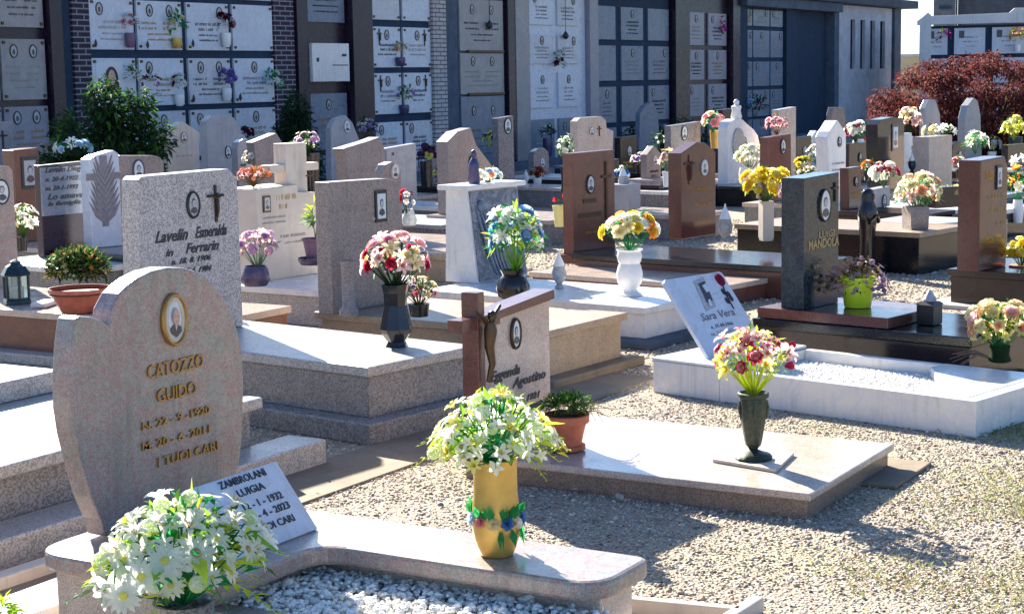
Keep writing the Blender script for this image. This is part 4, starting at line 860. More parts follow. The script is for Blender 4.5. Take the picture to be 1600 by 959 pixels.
u, v = F3.uv(1124, 438); r = abs(F3.uv(1124, 448)[1]-v); mb = MB().mat('p_crimson').oval_disc(u, v, r*.75, r, -.012, 0, 16).oval_disc(u+.005, v+.004, r*.4, r*.6, -.017, -.012, 12).mat('ink')
us, vs_ = F3.uv(1146, 483); mb.tube([(u, -.004, v-r*.8), ((u+us)/2-.008, -.005, (v+vs_)/2), (us, -.004, vs_)], .0035, 5)
for px_, py_ in ((1130, 456), (1138, 460), (1136, 470), (1142, 466)): a, b_ = F3.uv(px_, py_); mb.oval_disc(a, b_, .014, .02, -.004, 0, 10)
F3.put('rose_emblem', mb)
F3.text('Sara Vera', 1098, 502, 1147, 13, 'grey_text', .3, .0, y1=488); F3.text('n. 17-10-1966', 1112, 514, 1150, 6, 'grey_text', .2, 0); F3.text('m. 2-5-2021', 1112, 525, 1152, 6, 'faint_text', .2, 0)
# roses on the foot slab
P = gz(1562, 565, ZN+.002); q = mpp(P)
pot('flower_vase', 'low green glass vase at the foot of the white kerbed grave', 'vase', P, hollow([(14*q, 0), (18*q, 2*q), (14*q, 12*q), (16*q, 26*q)], .003), 'leaf_dark', 20)
bouquet('peach and cream rose bouquet at the foot of the white kerbed grave', P+V((0, 0, 18*q)), 50*q, 78*q, [('rose', 'p_peach', 'p_cream', 9, 16*q), ('rose', 'p_cream', None, 8, 16*q), ('rose', 'p_palepink', 'p_peach', 4, 16*q), ('star', 'p_lemon', None, 6, 9*q)], (190, 16*q, ['leaf_emerald', 'leaf', 'leaf_lime', 'leaf_dark']), seed=15, low=-.4)
mb = MB().mat('twig'); rnd = random.Random(8)
for k in range(7):
    a = rnd.uniform(1.8, 2.8); d = V((cos(a), sin(a), rnd.uniform(.0, .25))); L_ = rnd.uniform(.15, .28); mb.tube([(0, 0, .02), d*L_*.5+V((0, 0, .04)), d*L_], [.005, .004, .002], 5)
t = mb.obj('dry_twigs'); t.location = P+V((-.02, .04, 0)); tag(t, 'curled brown twigs beside the peach roses', 'twigs')
# ================================================================== GRAVE 4: dark green stone
yaw = -10
N_ = gz(1520, 527, .27); o = tomb('dark green polished headstone with gold lettering on a dark brown granite slab', (N_.x-.02, N_.y, 0), .78, 1.30, yaw, [('base', .02, 0, .215, 'dark_brown', .003), ('cover_slab', 0, .217, .27, 'black_granite', .006)])
tb(o, 'upper_slab', .02, .62, .48, 1.28, .272, .33, 'brown_granite', .004)
P = gz(1258, 484, .33); F4 = Face(o, P, 0, radians(yaw))
F4.head([(1256, 279), (1311, 269)], .14, 'green_granite', drop=.331, bevel=.003)
F4.medal(1288, 321, 52, 'oval', 'bronze', .66, 'grey', t=.010)
F4.text('LUIGI', 1279, 372, 1303, 11, 'gold_pale', 0, .01); F4.text('MANDOLA', 1263, 390, 1310, 14, 'gold_pale', 0, .02); F4.scrawl([(1272, 420, 1280, 7), (1272, 436, 1280, 5)], 'gold_pale')
F4.cross(1304, 300, 30, 'bronze')
P = gz(1340, 479, .333); q = mpp(P)
pot('plant_pot', 'lime yellow plastic pot on the dark brown slab', 'pot', P, hollow([(20*q, 0), (21*q, 2*q), (25*q, 42*q), (27*q, 43*q), (27*q, 47*q)], .003, .3), 'lime_plastic', 32, soil=(.08, 40*q))
bouquet('dusty lilac dried flowers spilling from the lime yellow pot', P+V((0, 0, 38*q)), 54*q, 44*q, [('star', 'p_dustylilac', None, 60, 6*q), ('ball', 'p_dustylilac', 'p_lilac', 18, 5*q)], (260, 8*q, ['leaf_dry', 'leaf_dark', 'leaf_dry']), seed=16, low=-.35, droop=.6, name='potted_plant', cat='plant', fname='blossom')
P = gz(1452, 506, .272); q = mpp(P); t = thing('grave_lamp', 'black cube shaped grave lamp with a pointed lid on the dark slab', 'lantern', P, None, radians(yaw))
tb(t, 'lamp_body', -15*q, 15*q, -15*q, 15*q, 0, 31*q, 'black'); MB().mat('black').taper((-17*q, 17*q, -17*q, 17*q), (-11*q, 11*q, -11*q, 11*q), 31.1*q, 36*q).obj('rim', t); MB().mat('grey_ceramic').lathe([(10*q, 36.2*q), (11*q, 39*q), (4*q, 50*q), (1*q, 54*q)], 12).obj('lid', t, smooth=True)
# ================================================================== GRAVE 5: red brown stone at right
yaw = -10; P = gz(1533, 424, .26)
N_ = V((11.25, 1.9, 0)); o = tomb('tall polished red brown headstone with a slanted top at the right edge', (N_.x+.0, N_.y, 0), .85, 1.5, yaw, [('footing', -.12, 0, .03, 'cream_stone', .005), ('base', .02, .03, .21, 'dark_brown', .003), ('cover_slab', 0, .212, .26, 'dark_brown', .005)])
F5 = Face(o, P, 0, radians(yaw)); F5.head([(1532, 251), (1570, 244), (1575, 262)], .16, 'brown_granite', drop=.261, bevel=.008)
F5.medal(1560, 277, 38, 'rect', 'black', .5, 'grey'); F5.scrawl([(1540, 281, 1552, 14)], 'gold_text'); F5.scrawl([(1543, 312, 1572, 9), (1545, 334, 1572, 10), (1556, 352, 1572, 6)], 'gold_pale'); F5.scrawl([(1546, 378, 1568, 6)], 'gold_text')
BQ('round yellow flowers in a low pot on the dark slab at the right edge', 1596, 372, 418, 46, 2.95, [('ball', 'p_yellow', 'p_lemon', 9, 9), ('rose', 'p_lemon', None, 6, 9)], (120, 10, ['leaf', 'leaf_lime']), seed=17)
vase_px('brown terracotta bowl under the round yellow flowers', 1596, 414, 430, [(12, 0), (20, 1)], 2.95, 'terracotta', 'plant_pot', 'pot')
BQ('white yellow and orange flowers behind the red brown headstone', 1590, 262, 318, 44, 4.2, [('rose', 'p_white', None, 5, 8), ('rose', 'p_yellow', 'p_orange', 5, 9), ('lily', 'p_orange', None, 3, 9)], (120, 11, ['leaf_emerald', 'leaf', 'leaf_dark']), seed=18)
vase_px('white vase behind the red brown headstone at the right edge', 1590, 312, 348, [(7, 0), (9, .5), (7, 1)], 4.2, 'white_ceramic')
# ================================================================== left double tomb behind grave 1
o = thing('grave', 'wide pale granite double tomb cut off by the left edge behind the rounded headstone', 'grave', (4.6, 4.5, 0), GR)
ledge(o, 'cover_slab', 3.3, 5.46, 4.47, 6.3, .262, .31, 'pale_granite', .008); ledge(o, 'body', 3.33, 5.42, 4.51, 6.27, .0, .26, 'grey_granite', .004)
ledge(o, 'step', 3.2, 5.66, 4.30, 4.505, 0, .11, 'pale_granite', .008); ledge(o, 'upper_slab', 3.5, 5.21, 5.36, 6.2, .312, .40, 'pale_granite', .006)
ledge(o, 'headstone', 3.75, 4.62, 5.92, 6.05, .402, 1.15, 'grey_granite', .01)
# ================================================================== GRAVE 6: speckled granite with black script
Nw = gz(575, 574, .335); yaw = -8; W = .76; Ln = 1.75
o = tomb('large speckled granite headstone with black script and crucifix behind the rounded pink stone', (Nw.x, Nw.y, 0), W, Ln, yaw, [('step', -.085, 0, .10, 'grey_granite', .008), ('body', .02, .10, .285, 'grey_granite', .004), ('cover_slab', 0, .287, .335, 'pale_granite', .008)])  # cover slab paler than the body: sun glare painted into its colour
P = wpt(o, .0, 1.42, .336); ys = P.y-.02
F6 = Face(o, P, 0, radians(-4)); F6.head([(219, 440), (216, 282), (222, 276), (358, 264), (370, 278), (372, 300)], .12, 'portrait_granite', bevel=.006, drop=.336)
F6.medal(301, 320, 44, 'oval', 'black', .66, 'dark', t=.014); F6.cross(336, 318, 58, 'ink', 'bronze', t=.07)
for st, x0, y0, x1, h in (('Lavelin', 242, 380, 294, 19), ('Esmeralda', 305, 372, 354, 18), ('in', 258, 401, 271, 12), ('Ferrarin', 290, 396, 342, 16), ('n. 18. 8. 1906', 267, 414, 330, 9), ('m. 7. 4. 1984', 275, 430, 331, 9)): F6.text(st, x0, y0, x1, h, 'ink', .4, .02)
votive('pale grey votive lamp at the right foot of the speckled headstone', gz(366, 500, .336), .16, 'grey_ceramic')
P = gz(620, 541, .336); q = mpp(P)
pot('flower_vase', 'tall faceted black vase standing on the granite slab', 'vase', P, hollow([(18*q, 0), (16*q, 3*q), (14*q, 8*q), (24*q, 22*q), (26*q, 28*q), (22*q, 45*q), (18*q, 65*q), (19*q, 85*q), (22*q, 98*q)], .004), 'black_ceramic', 8, smooth=False)
bouquet('pink crimson and cream lily bouquet in the tall black vase', P+V((0, 0, 88*q)), 50*q, 88*q, [('lily', 'p_palepink', 'p_pink', 8, 15*q), ('rose', 'p_pink', 'p_palepink', 6, 14*q), ('rose', 'p_red', 'p_crimson', 7, 12*q), ('rose', 'p_cream', None, 5, 12*q), ('lily', 'p_cream', None, 4, 15*q)], (80, 14*q, ['leaf_dark', 'leaf', 'leaf_sage']), seed=20, low=-.35)
# ================================================================== GRAVE 7: weathered grey pink stone with b/w photo
Nw = gz(858, 517, .30); yaw = -4; o = tomb('tall weathered pinkish grey headstone with a framed black and white photo', (Nw.x, Nw.y, 0), .80, 1.62, yaw, [('footing', -.07, 0, .05, 'concrete', .01), ('body', .03, .05, .255, 'tan_granite', .004), ('cover_slab', 0, .257, .30, 'tan_granite', .006)])
P = gz(517, 492, .30); F7 = Face(o, P, 0, radians(yaw)); F7.head([(514, 285), (605, 279), (620, 283), (625, 300)], .11, 'pinkgrey_marble', drop=.301, bevel=.006)
F7.medal(594, 322, 50, 'rect', 'black', .56, 'grey'); F7.scrawl([(583, 344, 604, 4)], 'white_marble')
t = pot('stone_column', 'small marble column standing against the weathered grey headstone', 'column', gz(545, 493, .302), [(.055, 0), (.055, .03), (.036, .05), (.034, .27), (.04, .30), (.04, .31), (.003, .312)], 'pinkgrey_marble', 24)
BQ('low plum and cream flowers beside the tall black vase', 655, 432, 478, 60, 4.95, [('rose', 'p_dustylilac', None, 7, 7), ('rose', 'p_cream', None, 4, 6), ('star', 'p_crimson', None, 6, 6)], (160, 10, ['leaf_dry', 'leaf', 'leaf_dark']), seed=21)
vase_px('dark low pot under the plum and cream flowers', 655, 474, 494, [(14, 0), (17, 1)], 4.95, 'black_ceramic', 'plant_pot', 'pot')
# ================================================================== GRAVE 8: white tomb with sloping desk stele
Nw = gz(1010, 481, .24); yaw = -7; o = tomb('white marble tomb carrying a sloping desk shaped stele with a flat white top', (Nw.x, Nw.y, 0), .86, 1.78, yaw, [('footing', -.09, 0, .05, 'grey_concrete', .008), ('base', .025, .05, .195, 'white_marble', .003), ('cover_slab', 0, .197, .24, 'white_marble', .006)])
P = gz(746, 443, .242); yw = radians(yaw); st = thing('x', '', '', P) if False else None
u = 0; Ft = Face(o, P, 0, yw); w8 = .56; top = Ft.uv(735, 299)[1]
mb = MB().mat('white_marble'); pr = [(0, 0), (.28, 0), (.26, top), (.08, top)]; vs = [(0, y, z) for y, z in pr]+[(w8, y, z) for y, z in pr]
mb.add(vs, [(0, 1, 2, 3), (7, 6, 5, 4), (0, 4, 5, 1), (1, 5, 6, 2), (2, 6, 7, 3), (3, 7, 4, 0)]); Ft.slab('headstone', mb, bevel=.003)
pn = MB().mat('panel_dark'); 
def sl(u, v, d): t_ = v/top; return (u, .08*t_-d, v)
pn.add([sl(.02, .01, .012), sl(w8-.02, .01, .012), sl(w8-.02, top-.01, .012), sl(.02, top-.01, .012), sl(.02, .01, .0), sl(w8-.02, .01, 0), sl(w8-.02, top-.01, 0), sl(.02, top-.01, 0)], [(0, 1, 2, 3), (7, 6, 5, 4), (0, 4, 5, 1), (1, 5, 6, 2), (2, 6, 7, 3), (3, 7, 4, 0)]).obj('sloping_panel', Ft.o)
rl = MB().mat('plaque_grey'); rnd = random.Random(2)
for k in range(5):
    a = .10+k*.035; rl.tube([sl(a-.03, top*.78, .012), sl(a+.01*k, top*.5, .03), sl(a+.05, top*.25, .022), sl(a+.11, top*.06, .014)], [.006, .014, .016, .01], 6)
rl.ell(sl(.11, top*.82, .02), (.03, .02, .04), 10, 8); rl.obj('draped_relief', Ft.o, smooth=True)
MB().mat('white_marble').box(-.045, w8+.04, .03, .30, top+.001, top+.035).obj('top_slab', Ft.o, bevel=.004)
P2 = Ft.M @ V((.16, .14, top+.036)); q = mpp(P2)
st_ = MB().mat('navy_ceramic').lathe([(9*q, 0), (10*q, 4*q), (8*q, 22*q), (9*q, 30*q), (6*q, 36*q), (3*q, 40*q), (5*q, 45*q), (4*q, 50*q), (1*q, 53*q)], 14).obj('statuette', None, smooth=True); st_.location = P2; tag(st_, 'small dark veiled statuette on top of the white desk shaped stele', 'statuette')
bouquet('small cream and pale blue bouquet lying on top of the desk shaped stele', Ft.M @ V((.33, .15, top+.036)), 22*q, 22*q, [('rose', 'p_paleblue', None, 4, 8*q), ('rose', 'p_peach', None, 3, 8*q), ('rose', 'p_white', None, 5, 8*q)], (24, 8*q, 'leaf_sage'), seed=23)
vase_px('round glossy black vase on the white tomb', 802, 421, 466, [(18, 0), (24, .1), (27, .4), (22, .7), (16, .82), (20, 1)], 5.35, 'black_ceramic')
BQ('blue and white lily bouquet with lime leaves in the round black vase', 806, 322, 424, 92, 5.35, [('rose', 'p_paleblue', 'p_blue', 8, 13), ('lily', 'p_white', None, 9, 15), ('rose', 'p_white', None, 6, 12), ('lily', 'p_paleblue', 'p_blue', 4, 13)], (260, 18, ['leaf_bright', 'leaf', 'leaf_emerald', 'leaf_lime']), seed=24, low=-.3)
votive('white and grey pointed grave lamp beside the round black vase', gz(874, 450, .242), 58*mpp(gz(874, 450, .242)), 'grey_ceramic')
P = gz(984, 461, .242); q = mpp(P); pot('flower_vase', 'white baluster vase on a thin foot at the end of the white tomb', 'vase', P, hollow([(20*q, 0), (20*q, 2*q), (13*q, 6*q), (12*q, 10*q), (19*q, 20*q), (21*q, 34*q), (18*q, 46*q), (16*q, 50*q), (18*q, 53*q), (20*q, 62*q), (18*q, 68*q), (21*q, 72*q)], .003), 'white_ceramic', 32)
bouquet('yellow orange and white rose bouquet in the white baluster vase', P+V((0, 0, 68*q)), 41*q, 62*q, [('rose', 'p_yellow', 'p_orange', 5, 13*q), ('rose', 'p_yellow', None, 4, 13*q), ('rose', 'p_cream', None, 5, 12*q), ('rose', 'p_white', None, 6, 13*q), ('rose', 'p_orange', 'p_yellow', 1, 11*q)], (110, 15*q, ['leaf_emerald', 'leaf_dark', 'leaf_sage']), seed=25, low=-.1)
MB().mat('white_marble').box(-.04, .04, -.03, .03, 0, .2).obj('marker_stone').location = py(838, 338, 7.0); tag(SC.objects['marker_stone'], 'small upright white marble block right of the desk shaped stele', 'block')
SC.objects['marker_stone'].location.z = .22
BQ('red tulip in the pale yellow pot by the tall brown headstone', 876, 306, 322, 10, 7.0, [('tulip', 'p_red', None, 2, 7)], (4, 8, 'leaf'), seed=26, name='flower')
vase_px('pale yellow plastic pot left of the tall brown headstone', 876, 321, 354, [(9, 0), (12, .9), (13, 1)], 7.0, 'yellow_pale_plastic', 'plant_pot', 'pot')
# ================================================================== GRAVE 9: tall brown stone
Rw = gz(1245, 426, .15); yaw = -10; W = 1.0
o = tomb('tall polished red brown headstone with a small oval photo and a long bronze cross', (Rw.x-W*cos(radians(10)), Rw.y+W*sin(radians(10)), 0), W, 1.75, yaw, [('body', .02, 0, .11, 'redbrown_granite', .003), ('cover_slab', 0, .112, .15, 'rose_granite', .005)])
P = gz(896, 412, .15); F9 = Face(o, P, 0, radians(yaw)); F9.head([(894, 240), (960, 234)], .1, 'redbrown_granite', drop=.151, bevel=.004)
F9.put('plinth', MB().mat('brown_granite').box(-.03, F9.uv(960, 400)[0]+.06, -.05, .14, 0, .07), bevel=.004)
F9.medal(922, 288, 30, 'oval', 'bronze', .68, 'grey', t=.012); mb = MB().mat('bronze'); u, v = F9.uv(947, 343); v1 = F9.uv(947, 252)[1]; mb.box(u-.012, u+.012, -.012, 0, v, v1).box(u-.06, u+.06, -.013, 0, v+(v1-v)*.72, v+(v1-v)*.72+.022); F9.put('crucifix', mb)
for x0, x1, y in ((911, 931, 318), (904, 940, 341)):
    a, b_ = F9.uv(x0, y), F9.uv(x1, y); F9.put('name_plate', MB().mat('bronze').box(a[0], b_[0], -.006, 0, a[1]-.0, a[1]+.035))
F9.scrawl([(912, 317, 930, 4), (906, 340, 938, 4)], 'gold_pale'); F9.scrawl([(914, 366, 936, 5)], 'gold_text')
# ================================================================== GRAVE 10: brown stone with pitched top
Nw = gz(1245, 412, .24); yaw = -8; o = tomb('brown polished headstone with a pitched top and oval photo on a dark slab', (Nw.x-.25, Nw.y-.1, 0), .85, 2.0, yaw, [('body', .02, 0, .195, 'brown_granite', .003), ('cover_slab', 0, .197, .24, 'black_granite', .005)])
P = gz(1066, 374, .24); F10 = Face(o, P, 0, radians(yaw)); F10.head([(1064, 240), (1090, 222), (1103, 224), (1118, 238)], .13, 'brown_granite', drop=.241, bevel=.004)
F10.medal(1100, 262, 25, 'oval', 'white_ceramic', .68, 'grey', t=.010); F10.cross(1077, 265, 46, 'redbrown_granite', 'bronze'); F10.scrawl([(1085, 300, 1108, 5), (1085, 322, 1110, 5)], 'gold_text')
votive('pointed grey glass grave lamp beside the brown pitched headstone', gz(1133, 378, .242), 60*mpp(gz(1133, 378, .242)), 'grey_ceramic')
vase_px('square cream marble vase holding bright yellow flowers', 1197, 314, 376, [(11, 0), (13, .1), (13, 1)], 5.0, 'cream_stone', seg=4)
BQ('bright yellow chrysanthemum bouquet in the square cream vase', 1196, 262, 318, 74, 5.0, [('rose', 'p_yellow', None, 10, 13), ('ball', 'p_yellow', 'p_lemon', 6, 11), ('rose', 'p_palepink', None, 2, 10), ('rose', 'p_lemon', 'p_yellow', 4, 12)], (80, 12, ['leaf', 'leaf_lime', 'leaf_dark']), seed=27, low=-.4)
# ================================================================== left, row 3: brown polished grave with terracotta bowl and lantern
o = thing('grave', 'long low brown polished grave at the left carrying a terracotta bowl and a lantern', 'grave', (7.2, 6.9, 0), GR)
xa = gz(60, 487, .30).x-.0
ledge(o, 'body', xa+.02, xa+.80, 6.25, 8.5, 0, .255, 'redbrown_granite', .003); ledge(o, 'cover_slab', xa, xa+.82, 6.23, 8.55, .257, .30, 'rose_granite', .006); ledge(o, 'footing', xa-.10, xa+.9, 6.13, 8.6, 0, .06, 'pale_granite', .006)
P = gz(126, 487, .302); q = mpp(P); pot('plant_pot', 'wide terracotta red bowl planter on the brown polished grave', 'pot', P, hollow([(24*q, 0), (30*q, 2*q), (38*q, 18*q), (45*q, 31*q), (48*q, 32*q), (48*q, 38*q)], .004, .3), 'bowl_red', 36, soil=(46*q, 30*q))
bouquet('bushy plant with orange tipped and dark green leaves in the terracotta bowl', P+V((0, 0, 30*q)), 50*q, 72*q, [('star', 'p_orange', None, 14, 5*q), ('star', 'p_lemon', None, 16, 5*q), ('star', 'p_greenwhite', None, 10, 5*q)], (2200, 12*q, ['leaf_dark', 'leaf_bush', 'leaf', 'leaf_dark', 'leaf_dry']), seed=30, low=-.25, name='potted_plant', cat='plant', stems=False)
P = gz(27, 474, .302); q = mpp(P); t = thing('lantern', 'dark green metal lantern with glass panes at the left edge', 'lantern', P)
for a in range(6):
    an = a*pi/3; MB().mat('lantern_metal').box(-.006, .006, -.006, .006, 9*q, 44*q).obj('post', t, loc=(cos(an)*19*q, sin(an)*19*q, 0))
MB().mat('lantern_metal').lathe([(22*q, 0), (22*q, 5*q), (20*q, 9*q), (.003, 9.2*q)], 6).obj('base', t); MB().mat('lantern_metal').lathe([(.003, 44*q), (22*q, 44*q), (24*q, 46*q), (16*q, 58*q), (9*q, 62*q), (8*q, 66*q), (2*q, 69*q)], 6).obj('roof', t); MB().mat('lantern_glass').lathe([(17.5*q, 9.4*q), (17.5*q, 43.5*q)], 6).obj('glass', t); MB().mat('candle').lathe([(8*q, 9.5*q), (8*q, 26*q)], 14).obj('candle', t)
for x, y in ((70, 478), (160, 483)):
    r_ = MB().mat('coping_white').box(-.10, .10, -.05, .05, 0, .03).obj('loose_stone', bevel=.01); r_.location = gz(x, y, .302); r_.rotation_euler = (0, 0, .4); tag(r_, 'loose pale stone chip %s the terracotta bowl' % ('left of' if x < 100 else 'right of'), 'stone')
_zi = [0]
def bg(label, Y, outline, mat, thick=.10, zb=.22, yaw=-8, W=None, ln=1.35, ledger='rose_granite', body='grey_granite', front=None, foot=True, **kw):
    _zi[0] += 1; zb += _zi[0]*.0017
    P = py(outline[0][0], outline[0][1], Y); P.z = zb
    o = thing('grave', label, 'grave', V((P.x, P.y, 0)), GR, radians(yaw)); F = Face(o, P, random.uniform(-.012, .018), radians(yaw+random.uniform(-2.5, 2.5)))
    F.head(outline, thick, mat, drop=zb+.001, bevel=.006); us = [p[0] for p in F.poly]; w = max(us); W = W or max(w+.16, .72); c = (max(us)+min(us))/2
    if foot:
        tb(o, 'body', c-W/2+.02, c+W/2-.02, -ln+.02, .22, 0, zb-.045, body); tb(o, 'cover_slab', c-W/2, c+W/2, -ln, .24, zb-.043, zb, ledger)
    return o, F
# G21 cream stone with a cross pillar behind
o, F = bg('cream stone block with small black and white photo and a cream cross rising behind', 7.5, [(399, 296), (465, 288), (466, 300), (494, 300)], 'cream_stone', .28, .24, -4, W=1.0, ln=.85, ledger='white_marble', body='pale_granite')
F.medal(416, 319, 26, 'rect', 'bronze', .62, 'dark'); F.scrawl([(432, 313, 462, 9), (432, 327, 452, 8)], 'gold_pale'); F.scrawl([(410, 343, 446, 4), (410, 351, 446, 4), (438, 372, 478, 5), (445, 381, 474, 4)], 'faint_text')
a = F.uv(458, 300); b_ = F.uv(488, 223); u1 = F.uv(434, 262)[0]; u2 = F.uv(510, 255)[0]; vc = F.uv(476, 262)[1]; dv = abs(F.uv(476, 268)[1]-vc)
F.put('cross', MB().mat('cream_stone').box(a[0], b_[0], .06, .18, a[1]-.3, b_[1]).box(u1, u2, .075, .165, vc-dv, vc+dv), bevel=.004); F.cross(483, 280, 26, 'bronze', None)
def spec(label, Y, outline, mat, deco=None, **k):
    o, F = bg(label, Y, outline, mat, **k)
    for d in deco or []:
        getattr(F, d[0])(*d[1:])
    return o, F
MED = lambda x, y, h, fr='bronze', tone='grey': ('medal', x, y, h, 'oval', fr, .7, tone)
spec('pink marble headstone with a big black ringed photo cut off by the left edge', 8.9, [(-45, 262), (-30, 256), (15, 260), (20, 266), (22, 300)], 'pink_marble', [('medal', 2, 300, 40, 'oval', 'black', .7, 'grey')], ledger='rose_granite')
spec('pale headstone with a small dark cross at the far left edge', 13.4, [(-20, 190), (20, 190)], 'grey_marble', [('cross', 4, 218, 28)], ledger='grey_granite')
spec('narrow red brown headstone with a dark carved panel near the left edge', 11.6, [(20, 235), (60, 231)], 'redbrown_granite', [('medal', 46, 270, 50, 'rect', 'dark_metal', .6, 'dark')], thick=.16)
o, F = bg('shade grey inscribed panel with five lines of dark script on a maroon stone', 10.2, [(62, 259), (132, 252)], 'maroon_granite', .08, .24, W=1.3, ln=1.0, ledger='white_marble')
a, b_, c, d_ = F.uv(65, 338), F.uv(131, 334), F.uv(130, 255), F.uv(63, 262); F.put('inscribed_panel', MB().mat('plaque_grey').prism([(a[0], a[1]), (b_[0], a[1]), (b_[0], d_[1]), (a[0], d_[1])], -.02, -.001), bevel=.003)  # white panel, its shade put into the grey colour
for st, x0, y0, x1, h in (('Lavelin Diego', 68, 270, 130, 9), ('n. 20-4-1922', 68, 284, 120, 7), ('m. 20-1-1993', 68, 298, 120, 7), ('Lo amava', 72, 312, 128, 9), ('la famiglia', 72, 322, 124, 7)):
    t = F.text(st, x0, y0, x1, h, 'ink', .35, .02); t.location.y -= .02
o, F = bg('slim white headstone carved with dark cross and palm leaves', 9.9, [(139, 250), (150, 243), (178, 235), (185, 240), (186, 250)], 'plaque_white', .12, .30, W=.7, ledger='black_granite', body='black_granite')
pl = MB().mat('grey_text'); u, v = F.uv(163, 300); h = abs(F.uv(163, 240)[1]-v)
pl.prism([(u-.03, v-h*.9), (u+.03, v-h*.9), (u+.035, v+h*.95), (u-.035, v+h*.95)], -.006, 0); pl.prism([(u-.17, v+h*.32), (u+.17, v+h*.32), (u+.17, v+h*.5), (u-.17, v+h*.5)], -.007, 0)
for sgn in (-1, 1):
    for k in range(8): b0 = v-h*.85+k*h*.17; x1 = sgn*(.155-.010*k); pl.prism([(u, b0), (u+x1*.6, b0+h*.22), (u+x1, b0+h*.62), (u+x1*.42, b0+h*.30), (u, b0+h*.10)], -.008-k*.0004, 0)
F.put('palm_relief', pl)
spec('brown headstone with rounded corner and oval portrait of a woman behind the speckled stone', 10.4, [(186, 243), (240, 243), (251, 246), (256, 256)], 'pinkgrey_marble', [MED(216, 266, 34, 'navy_ceramic'), ('scrawl', [(193, 308, 211, 9), (195, 325, 211, 9), (190, 342, 211, 6), (190, 354, 211, 6), (190, 368, 211, 6)], 'plaque_white')], ledger='dark_brown')
spec('small cream gabled headstone like a little house in front of the white niches', 12.2, [(261, 232), (257, 209), (286, 190), (313, 208), (311, 222)], 'cream_stone', [MED(287, 215, 18, 'gold_pale'), ('scrawl', [(275, 246, 300, 4)], 'faint_text')], thick=.12)
spec('blue grey rounded marble headstone narrowing to the right in the wall shade', 12.6, [(324, 230), (322, 190), (332, 181), (350, 181), (366, 184), (376, 206), (390, 230), (388, 258)], 'grey_marble', [MED(356, 238, 20, 'dark_metal')], yaw=-3)
spec('pinkish pointed headstone with a bright top edge left of the cream cross', 10.9, [(403, 290), (397, 222), (432, 208), (452, 240), (456, 285)], 'pinkgrey_marble', thick=.12)
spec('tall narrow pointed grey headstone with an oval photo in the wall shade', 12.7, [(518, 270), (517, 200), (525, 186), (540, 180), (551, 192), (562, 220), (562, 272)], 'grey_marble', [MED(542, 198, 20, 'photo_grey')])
spec('striped grey marble headstone with a bright curved top behind the framed photo stone', 8.9, [(546, 290), (542, 250), (538, 232), (575, 221), (594, 214), (602, 236), (603, 290)], 'pinkgrey_marble', thick=.14, yaw=-4)
spec('small arched grey brown headstone with a portrait right of the striped stone', 8.2, [(598, 300), (599, 268), (604, 257), (613, 253), (622, 258), (627, 270), (628, 300)], 'pinkgrey_marble', [MED(617, 268, 24, 'cream_stone')], W=.6, ln=.8)
spec('plain pale grey rectangular headstone behind the arched one', 10.9, [(604, 232), (650, 224)], 'grey_marble', [('scrawl', [(612, 243, 616, 6)])], ledger='white_marble')
spec('pinkish curved headstone sweeping down to the right with a dark ringed photo', 9.4, [(701, 295), (699, 222), (715, 206), (736, 200), (744, 226), (757, 243), (771, 262), (773, 295)], 'pinkgrey_marble', [MED(739, 257, 32, 'bronze')], thick=.15)
spec('small dark grey upright headstone with a large oval photo in front of the niche wall', 11.4, [(778, 185), (802, 181)], 'grey_granite_dark', [MED(793, 197, 26, 'black')], W=.6)
spec('pale pink rectangular headstone rising behind the tall red brown one', 8.4, [(902, 190), (908, 184), (940, 182), (947, 188), (948, 200), (959, 205), (958, 230)], 'rose_granite', [('cross', 936, 205, 16, 'bronze'), MED(924, 206, 15, 'rose_granite')], yaw=-10)
spec('grey framed headstone with a dark oval portrait left of the black pillar stone', 9.3, [(1048, 197), (1095, 190)], 'grey_granite_dark', [MED(1069, 208, 24, 'photo_dark')], ledger='black_granite', body='black_granite')
spec('tall dark brown pillar headstone behind the white arched monument', 9.6, [(1129, 172), (1152, 169)], 'dark_brown', W=.7, thick=.14)
o, F = bg('white arched marble monument topped by a small statue', 8.6, [(1137, 300), (1137, 200), (1141, 190), (1150, 186), (1160, 187), (1172, 198), (1177, 202), (1184, 212), (1187, 226), (1187, 300)], 'white_marble', .14, .22, ledger='grey_marble')
a = F.uv(1157, 187); pr = [(.05, 0), (.06, .03), (.045, .10), (.055, .15), (.02, .17), (.03, .19), (.03, .21), (.005, .235)]
MB().mat('white_marble').lathe([(r*1.2, z*1.1) for r, z in pr], 12).obj('statuette', F.o, smooth=True, loc=(a[0], .06, a[1]))
F.put('arch_panel', MB().mat('pale_granite').oval_disc(F.uv(1153, 220)[0], F.uv(1153, 225)[1], .14, .20, -.02, 0)); F.medal(1163, 220, 12, 'oval', 'bronze', .7, 'grey')
spec('tall narrow pink headstone behind the short brown one at right of centre', 8.2, [(1216, 172), (1244, 167)], 'rose_granite', [('cross', 1230, 180, 12, 'white_marble')], W=.7)
spec('short brown headstone with slanted top and oval photo under pink flowers', 6.9, [(1200, 215), (1236, 209)], 'redbrown_granite', [MED(1223, 229, 24, 'bronze')], W=.8, ledger='rose_granite')
spec('white gabled slim headstone right of the dark green stone', 6.0, [(1296, 300), (1293, 215), (1297, 206), (1309, 188), (1322, 208), (1322, 240)], 'white_marble', [MED(1311, 222, 16, 'bronze'), ('scrawl', [(1300, 258, 1320, 4), (1300, 268, 1320, 4)], 'faint_text')], thick=.14, ledger='white_marble', zb=.25)
tb(o, 'side_block', -.2, -.03, -.02, .1, 0, .2, 'white_marble') if False else None
